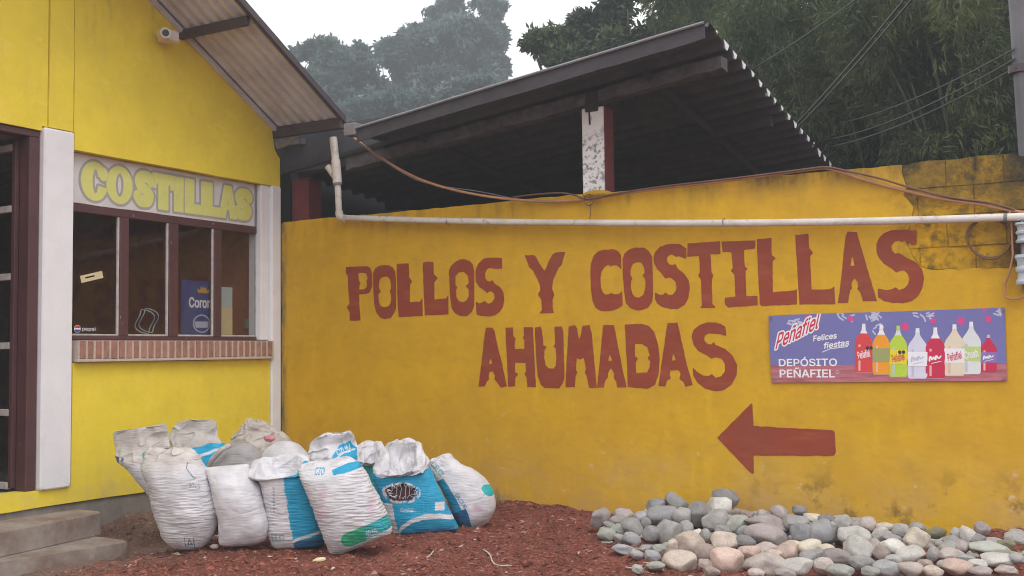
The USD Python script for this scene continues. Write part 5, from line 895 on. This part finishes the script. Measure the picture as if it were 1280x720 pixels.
def stone_mesh(a, d, h, seed, ang=.0):
    b = trimesh.creation.icosphere(3, 1.0); v = b.vertices.copy()
    v = np.sign(v) * abs(v) ** (.9 + .15 * math.sin(seed)); v /= np.linalg.norm(v, axis=1, keepdims=True) ** .6
    rg_ = np.random.default_rng(seed)
    for _ in range(9):                                        # worn flat faces
        n_ = rg_.normal(size=3); n_ /= np.linalg.norm(n_); k = rg_.uniform(.66, .92); over = v @ n_ - k; v = v - np.where(over > 0, over * .82, 0)[:, None] * n_
    v = v * (1 + .34 * (fbm(v * 1.15 + seed, 2, seed) - .5)[:, None] + .05 * (fbm(v * 5 + seed, 2, seed) - .5)[:, None]); v *= 1.03 / abs(v).max(0)
    return v * [a, d, h], b.faces
# name the stones by band of the heap and by their place in it, from the left
band = [('against the wall', -9), ('in the second row', 0), ('in the third row', 0), ('in the front row', 0)]
ys = np.array([r[0][1] for r in placed]); qs = np.quantile(ys, [.25, .5, .75])
bi = np.array([3 - int(np.searchsorted(qs, y)) for y in ys]); ordn = {}
def ordinal(n): return f"{n}{'th' if 10 <= n % 100 <= 20 else {1: 'st', 2: 'nd', 3: 'rd'}.get(n % 10, 'th')}"
for b_ in range(4):
    for c in SC:
        for k, i in enumerate(sorted([i for i in range(len(placed)) if bi[i] == b_ and placed[i][4] == c], key=lambda i: placed[i][5])): ordn[i] = k + 1
cnt = {}
for i in range(len(placed)): cnt[(bi[i], placed[i][4])] = cnt.get((bi[i], placed[i][4]), 0) + 1
for i, (q, a, h, rot, c, px, py, ar) in enumerate(placed):
    d = max(.04, min(1.1 * (a + h) / 2, .16)) * .95
    v, f = stone_mesh(a, d, h, 100 + i); r = math.radians(-rot); R3_ = np.array([[math.cos(r), 0, -math.sin(r)], [0, 1, 0], [math.sin(r), 0, math.cos(r)]])
    v = v @ R3_.T
    Bz = np.stack([RH, VH, ZZ], 0); v = v @ Bz
    q = q + VH * d * .55
    if q[1] + abs(v[:, 1]).max() > -.004: q = q - VH * (q[1] + v[:, 1].max() + .004) / VH[1]
    size = 'large ' if ar > 560 else ('small ' if ar < 200 else '')
    shape = 'rounded' if a < h * 1.3 else 'oval'
    k = cnt[(bi[i], c)]; pos = '' if k == 1 else f', {ordinal(ordn[i])} of its colour from left'
    solo('river_stone', (v + q, f), M['st_' + c], f"{size}{shape} {SN[c]} stone {band[bi[i]][0]}{pos}", 'stone', 'river stones heaped along the wall', smooth=True)
# lower layer that fills the gaps of the heap
fv, ff, off = [], [], 0
for k in range(330):
    x = rng.uniform(3.8, 7.3); y = rng.uniform(-1.25, -.12); zt = .30 + .25 * (y + .13); edge = 1.25 * (.35 + .65 * min(1, max(0, (x - 3.7) / 1.2)))
    if -y > edge or (x < 4.1 and rng.random() < .7) or (x > 6.5 and -y > .55 + .3 * rng.random()): continue
    r = rng.uniform(.05, .085); v, f = stone_mesh(r, r * .8, r * .65, 500 + k); z = max(-.02, zt * .55 * min(1, max(0, (x - 3.85) / .9)) * (1 - .75 * min(1, max(0, (x - 6.0) / .6))) - .05)
    fv.append(v + [x, y, z + height(x, y)]); ff.append(f + off); off += len(v)
solo('buried_stones', (np.concatenate(fv), np.concatenate(ff)), M['st_grey'], 'smaller stones filling the gaps under the heap', 'stones', kind='stuff', smooth=True)

# ------------------------------------------------------------------ soil chips and litter
rng = np.random.default_rng(77); N = 70000
gx_, gy_ = [], []
u = rng.random(N) ** .5; lat = rng.uniform(-.52, .52, N); dep = 6.1 + rng.random(N) ** 1.0 * 5.0
P = EYE[:2] + dep[:, None] * VH[:2] + (lat * dep)[:, None] * RH[:2]
ok = (P[:, 1] < -.02) & (P[:, 0] > .02) & ~((P[:, 0] < 1.0) & (P[:, 1] < -2.5)); P = P[ok]; n = len(P)
size = rng.lognormal(-4.65, .55, n); size = np.clip(size, .005, .045)
tet = np.array([(1, 0, -.4), (-.6, .7, -.4), (-.6, -.7, -.4), (.1, 0, .6), ]); tf = np.array([(0, 1, 3), (1, 2, 3), (2, 0, 3), (0, 2, 1)])
ang = rng.uniform(0, 6.28, n); el = rng.uniform(.5, 2.3, n); fl = rng.uniform(.35, .9, n)
V = tet[None] * np.stack([size * el, size * .6, size * fl * .8], -1)[:, None] + rng.normal(0, .12, (n, 4, 3)) * size[:, None, None]
ca, sa_ = np.cos(ang)[:, None], np.sin(ang)[:, None]; X = V[..., 0] * ca - V[..., 1] * sa_; Y = V[..., 0] * sa_ + V[..., 1] * ca
V = np.stack([X + P[:, :1], Y + P[:, 1:], V[..., 2] + height(P[:, 0], P[:, 1])[:, None] + size[:, None] * .2], -1)
t = rng.random(n); kk = np.clip((1.9 - P[:, 0] + rng.normal(0, .3, n)), 0, 1)[:, None]
colr = np.array((.21, .075, .049)) * rng.uniform(.4, 1.6, n)[:, None]; colr = colr * (1 - kk) + np.array((.19, .13, .105)) * rng.uniform(.6, 1.4, n)[:, None] * kk
pale = t > .945; colr[pale] = np.array((.42, .30, .25)) * rng.uniform(.6, 1.2, pale.sum())[:, None]
solo('soil_crumbs', (V.reshape(-1, 3), (tf[None] + 4 * np.arange(n)[:, None, None]).reshape(-1, 3)), M['chips'], 'red soil crumbs and wood chips covering the yard', 'soil crumbs', kind='stuff', col=np.repeat(colr, 4, 0))
def scrap(px, py, w, h, rot, mat, name, label, category, seed=0, z=.02):
    q = on(px, py, 2, z); m = (q - EYE) @ VH / F; g = trimesh.creation.icosphere(3, 1.0); v = g.vertices * [w * m / 2, w * m / 3.2, h * m / 2.6]
    v = v * (1 + .35 * (fbm(g.vertices * 1.6 + seed, 3, seed) - .5)[:, None]); r = math.radians(rot); v = np.c_[v[:, 0] * math.cos(r) - v[:, 2] * math.sin(r), v[:, 1], v[:, 0] * math.sin(r) + v[:, 2] * math.cos(r)]
    solo(name, (v @ np.stack([RH, VH, ZZ], 0) + q, g.faces), mat, label, category, smooth=True)
scrap(399, 700, 17, 8, 8, M['box_cream'], 'dry_leaf', 'pale dry leaf lying in front of the green label sack', 'leaf', 3)
scrap(417, 712, 6, 9, 40, M['putty'], 'paper_scrap', 'small pale scrap on the soil below the green label sack', 'scrap', 4)
scrap(268, 683, 11, 8, 0, M['st_beige'], 'pebble', 'pale pebble between the plump sack and the plain white sack', 'pebble', 5)
scrap(483, 716, 14, 4, 10, M['putty'], 'paper_scrap', 'flat pale scrap in the soil at the bottom edge, right of centre of the sacks', 'scrap', 6, .01)
def twig(pts, r, label, mat='putty'):
    q = np.array([on(a, b, 2, .03) for a, b in pts]); q[:, 2] = height(q[:, 0], q[:, 1]) + .012 + r; solo('dry_twig', tube(smooth_line(q, 20), [r] * 19 + [r * .4], 5), M[mat], label, 'twig', smooth=True)
twig([(604, 682), (612, 690), (620, 702), (640, 708)], .006, 'long bent dry twig on the soil right of the tipped sack')
twig([(533, 694), (538, 689), (542, 684)], .005, 'short pale dry twig in front of the blue sack')
twig([(782, 708), (792, 706), (803, 707)], .005, 'curved pale dry stem at the front edge of the stones')
twig([(804, 701), (818, 704), (830, 707)], .005, 'pale dry stem beside the greenish front stones')
twig([(752, 674), (760, 676), (766, 675)], .006, 'white dry stem by the leftmost greenish stone')
# dry and green grass
def tuft(cx, cy, n, hgt, spread, seed):
    r = np.random.default_rng(seed); ms = []
    for _ in range(n):
        x, y = cx + r.normal(0, spread), min(-.01, cy + r.normal(0, spread * .4)); h = hgt * r.uniform(.4, 1.2); l = r.normal(0, .35, 2); z0 = float(height(x, y)) - .01; t = np.linspace(0, 1, 5)
        ms.append(tube(np.c_[x + l[0] * h * t ** 2, np.minimum(y + l[1] * h * t ** 2 * .6, -.006), z0 + h * t * (1 - .15 * t)], .0035 * (1.05 - t), 3, False))
    return cat(ms)
M['dry_grass'] = simple('dry_grass_blades', (.36, .27, .15), .8, .4, 20, 0); M['grass'] = simple('green_grass_blades', (.10, .15, .045), .7, .4, 20, 0)
solo('dry_grass_tuft', tuft(2.62, -.06, 90, .17, .12, 1), M['dry_grass'], 'dry straw coloured grass tuft at the wall foot beside the tipped sack', 'grass tuft')
solo('green_grass_tuft', tuft(7.05, -.55, 160, .06, .14, 2), M['grass'], 'low green grass between the stones at the right end', 'grass tuft')
solo('weed_tuft', tuft(6.45, -.30, 90, .05, .16, 3), M['dry_grass'], 'low withered weeds among the stones beneath the banner', 'grass tuft')

# ------------------------------------------------------------------ hillside and trees
hx = np.linspace(-14, 40, 90); hy = np.linspace(5.6, 60, 90); HX, HY = np.meshgrid(hx, hy, indexing='ij')
sm = lambda t: np.clip(t, 0, 1) ** 2 * (3 - 2 * np.clip(t, 0, 1))
HZ = 14 * sm((HX + 1.0 + .05 * HY) / 9) * sm((HY - 7.0) / 14) + 5.0 * sm((HY - 30) / 25) * sm((HX + 30) / 30) * .0 - .05 + .5 * fbm(np.stack([HX * .4, HY * .4, 0 * HX], -1), 3, 2)
hi = np.arange(HX.size).reshape(HX.shape); hf = np.concatenate([np.stack([hi[:-1, :-1], hi[1:, :-1], hi[1:, 1:]], -1).reshape(-1, 3), np.stack([hi[:-1, :-1], hi[1:, 1:], hi[:-1, 1:]], -1).reshape(-1, 3)])
solo('hillside', (np.stack([HX, HY, HZ], -1).reshape(-1, 3), hf), simple('hill_undergrowth', (.022, .032, .016), .95, .5, 1.5, .8, 8), 'dark overgrown hillside behind the shed', 'hillside', kind='structure', smooth=True)
def leafmat(name, c, c2):
    return usdkit.material(stage, L + name, {
        'g': ('geometry', {}), 'r': ('rgb_ramp', {'ramp': [(0, c), (1, c2)]}), 'n': ('noise_texture', {'scale': .9, 'detail': 3}), 'mr': ('map_range', {'from_min': .35, 'from_max': .65, 'to_min': .0, 'to_max': .6, 'clamp': True}),
        'ad': ('math', {'math_type': 'multiply_add', 'value2': .4}), 'p': ('principled_bsdf', {'roughness': .55, 'specular_ior_level': .35}), 't': ('translucent_bsdf', {}), 'm': ('mix_closure', {'fac': .28})},
        [('g.position', 'n.vector'), ('n.fac', 'mr.value'), ('g.random_per_island', 'ad.value1'), ('mr.result', 'ad.value3'), ('ad.value', 'r.fac'), ('r.color', 'p.base_color'), ('r.color', 't.color'), ('p.BSDF', 'm.closure1'), ('t.BSDF', 'm.closure2')], surface='m.closure')
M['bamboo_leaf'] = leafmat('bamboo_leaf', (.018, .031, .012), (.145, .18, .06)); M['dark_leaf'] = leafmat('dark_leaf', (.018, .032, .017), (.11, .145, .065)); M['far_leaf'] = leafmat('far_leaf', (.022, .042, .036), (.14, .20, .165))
M['culm'] = simple('bamboo_culm', (.07, .08, .04), .5, .3, 5); M['bark'] = simple('dim_bark', (.08, .065, .05), .9, .4, 6, .5)
def crown(blobs, n, size, aspect, droop, seed, k=6, gap=.40):
    """n sprays of k leaves on and in the blobs; clumped, with gaps"""
    r = np.random.default_rng(seed); B = np.array(blobs, float); w = B[:, 3] ** 2 if B.shape[1] == 4 else (B[:, 3] * B[:, 4]); w /= w.sum()
    pts = []
    while len(pts) < n:
        i = r.choice(len(B), 4000, p=w); d = r.normal(size=(4000, 3)); d /= np.linalg.norm(d, axis=1, keepdims=True); rad = r.random(4000) ** .33
        rad = .45 + .6 * rad; rz = B[i, 4] if B.shape[1] > 4 else B[i, 3]
        p = B[i, :3] + d * (rad * (1 + .35 * (noise(d * 2.2 + i[:, None], seed) - .5)))[:, None] * np.stack([B[i, 3], B[i, 3], rz], -1)
        keep = noise(p * 1.15 / max(size / .16, 1) ** .5, seed + 5) > gap; pts += list(np.c_[p, d][keep])
    pts = np.array(pts[:n]); p, d = pts[:, :3], pts[:, 3:]
    ax = d * .55 + r.normal(0, .5, (n, 3)); ax[:, 2] -= droop; ax /= np.linalg.norm(ax, axis=1, keepdims=True)
    A = np.repeat(ax, k, 0) + r.normal(0, .42, (n * k, 3)); A[:, 2] -= droop * .3; A /= np.linalg.norm(A, axis=1, keepdims=True)
    Nn = np.cross(A, r.normal(size=A.shape)); Nn /= np.linalg.norm(Nn, axis=1, keepdims=True) + 1e-9; S = np.cross(A, Nn)
    l = size * r.uniform(.6, 1.25, n * k)[:, None]; o = np.repeat(p, k, 0) + r.normal(0, size * .3, (n * k, 3))
    V = np.stack([o, o + A * l * .42 + S * l * aspect + Nn * l * .05, o + A * l - Nn * l * .06, o + A * l * .42 - S * l * aspect + Nn * l * .05], 1)
    f = np.array([[0, 1, 2], [0, 2, 3]])
    return V.reshape(-1, 3), (f[None] + 4 * np.arange(n * k)[:, None, None]).reshape(-1, 3)
def broad_tree(name, label, foot, blobs, n, size, seed, mat, trunk_r=.18, asp=.24, droop=.25, group=None, gap=.40, z0=0):
    T = thing(name, label, 'tree', (*foot, z0), group); f = np.array([*foot, z0]); B = np.array(blobs, float); top = B[:, :3].mean(0); r = np.random.default_rng(seed)
    fork = f + (top - f) * [.55, .55, .55]; ms = [tube(smooth_line([f, f + (fork - f) * .5 + r.normal(0, .15, 3) * [1, 1, 0], fork], 10), np.linspace(trunk_r, trunk_r * .7, 10), 9)]
    for b in B: ms.append(tube(smooth_line([fork, (fork + b[:3]) / 2 + r.normal(0, .2, 3), b[:3], b[:3] + [0, 0, .5 * b[3]]], 10), np.linspace(trunk_r * .5, .015, 10), 6))
    add(T, 'trunk', cat(ms), M['bark'], smooth=True); add(T, 'crown', crown(B, n, size, asp, droop, seed, gap=gap), M[mat]); return T
def bamboo(label, foot, z0, hgt, n, seed, lean=(0, 0), mat='bamboo_leaf', group='bamboo clumps on the hillside', nc=7, wd=1.25):
    T = thing('bamboo_clump', label, 'bamboo', (*foot, z0), group); r = np.random.default_rng(seed); bl = []
    for c in range(nc):
        a = r.uniform(0, 6.28); b0 = np.array([foot[0] + .25 * math.cos(a), foot[1] + .25 * math.sin(a), z0]); out = np.array([math.cos(a), math.sin(a), 0]) * r.uniform(.4, wd) + np.array([*lean, 0]); h = hgt * r.uniform(.75, 1.08); t = np.linspace(0, 1, 12)[:, None]
        P = b0 + np.array([0, 0, h]) * t * (1 - .12 * t ** 3) + out * (.25 * t + .75 * t ** 2.5)
        add(T, 'culm', tube(P, np.linspace(.035, .008, 12), 6), M['culm'], smooth=True)
        for tt in (.28, .42, .55, .68, .80, .92, 1.0): q = P[int(tt * 11)]; rr = r.uniform(.35, .62) * (1.15 - .35 * tt); bl.append([*(q + r.normal(0, .15, 3)), rr, rr * 1.25])
    add(T, 'foliage', crown(bl, n,   .135, .105, .6, seed, k=6, gap=.42), M[mat])
def ht(x, y): return float(14 * sm((x + 1.0 + .05 * y) / 9) * sm((y - 7.0) / 14))
def foot_at(px, dist): q = at_depth(px, 300, dist); return (q[0], q[1])
BAM = [(1245, 12.5, 7.6, 'bamboo clump at the far right, leaning over the mouldy wall end'), (1150, 13.4, 7.8, 'dense bamboo clump behind the bare mouldy wall patch'), (1060, 14.5, 8.0, 'bamboo clump right beside the high tip of the shed roof'), (985, 16.0, 8.6, 'bamboo clump rising directly behind the shed roof tip'),
       (1200, 16.5, 8.8, 'taller bamboo between the wall patch and the utility pole, set back on the slope'), (1100, 17.5, 9.0, 'set back bamboo clump above the crossing wires'), (1290, 16.0, 8.5, 'bamboo clump behind the utility pole'), (930, 18.5, 9.5, 'bamboo clump above the middle of the shed roof edge'), (1020, 20.0, 9.0, 'uphill bamboo clump seen between two nearer clumps'), (1180, 21, 9, 'highest bamboo clump, at the top edge near the utility pole')]
for i, (px, D_, h, lab) in enumerate(BAM):
    f = foot_at(px, D_); bamboo(lab, f, max(-.1, ht(*f) - .3), h, 5600, 200 + i, lean=(-.3, -.5), wd=1.5)
def blob(px, py, D_, rpx, ry=None): q = at_depth(px, py, D_); return [*q, rpx * D_ / F, (ry or rpx) * D_ / F]
def tree_px(name, label, D_, footpx, bl, n, size, seed, mat, **k):
    f = foot_at(footpx, D_); broad_tree(name, label, f, [blob(*b[:2], D_ + (b[4] if len(b) > 4 else 0), *b[2:4]) for b in bl], n, size, seed, mat, **k)
tree_px('broadleaf_tree', 'dark leafy tree directly above the shed roof, left of the bamboo', 20, 850, [(850, 30, 70, 55), (795, 62, 40, 34), (900, 70, 56, 46), (785, 25, 26, 24), (825, -25, 52, 44), (930, -10, 66, 56), (880, -40, 56, 46), (820, 60, 40, 34)], 9000, .15, 31, 'dark_leaf')
tree_px('broadleaf_tree', 'loose airy tree with sky showing through, above the centre of the shed roof', 22, 735, [(690, 50, 22, 14), (668, 52, 13, 9), (716, 58, 22, 16), (748, 42, 24, 22), (706, 82, 30, 12), (768, 14, 18, 18), (745, 72, 34, 18), (676, 86, 18, 9), (730, 28, 16, 12)], 2600, .15, 32, 'dark_leaf', gap=.49)
FA = dict(droop=.35)
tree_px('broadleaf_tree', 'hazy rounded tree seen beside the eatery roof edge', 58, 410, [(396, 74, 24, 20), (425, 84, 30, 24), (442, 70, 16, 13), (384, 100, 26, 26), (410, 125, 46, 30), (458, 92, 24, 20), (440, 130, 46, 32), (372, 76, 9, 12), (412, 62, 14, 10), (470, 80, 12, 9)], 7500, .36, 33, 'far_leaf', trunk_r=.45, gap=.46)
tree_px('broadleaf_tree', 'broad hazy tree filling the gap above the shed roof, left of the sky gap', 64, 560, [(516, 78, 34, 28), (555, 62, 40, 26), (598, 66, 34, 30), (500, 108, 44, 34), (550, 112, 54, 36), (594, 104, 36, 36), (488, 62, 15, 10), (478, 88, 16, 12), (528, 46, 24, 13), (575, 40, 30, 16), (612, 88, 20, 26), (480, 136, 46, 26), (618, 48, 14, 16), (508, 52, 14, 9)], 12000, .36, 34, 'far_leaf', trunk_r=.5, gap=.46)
for k, (px, tp_, w, lab) in enumerate(((546, 0, 8, 'left of three slender plume topped trees against the sky'), (568, -6, 6, 'thin middle one of three plume topped trees against the sky'), (606, 0, 15, 'thickest and rightmost of three plume topped trees against the sky'))):
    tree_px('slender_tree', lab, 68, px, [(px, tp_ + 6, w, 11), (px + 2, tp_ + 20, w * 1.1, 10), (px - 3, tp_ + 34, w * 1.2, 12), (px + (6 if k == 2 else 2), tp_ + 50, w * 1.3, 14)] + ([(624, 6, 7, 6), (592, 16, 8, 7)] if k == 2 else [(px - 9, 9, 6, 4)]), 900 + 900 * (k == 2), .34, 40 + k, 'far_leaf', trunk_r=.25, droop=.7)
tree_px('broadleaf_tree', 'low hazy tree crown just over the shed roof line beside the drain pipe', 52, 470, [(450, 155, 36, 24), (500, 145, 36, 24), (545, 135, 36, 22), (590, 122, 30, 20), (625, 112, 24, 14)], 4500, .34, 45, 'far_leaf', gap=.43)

# ------------------------------------------------------------------ damp air
hz = usdkit.material(stage, L + 'thin_haze', {'v': ('principled_volume', {'color': (0.90, 0.95, 1.0), 'density': 0.0022, 'anisotropy': 0.2})}, [], volume='v.volume')
solo('haze', bx(-150, 150, -150, 170, -1.3, 34), hz, 'thin damp haze over the whole yard', 'haze', kind='stuff')
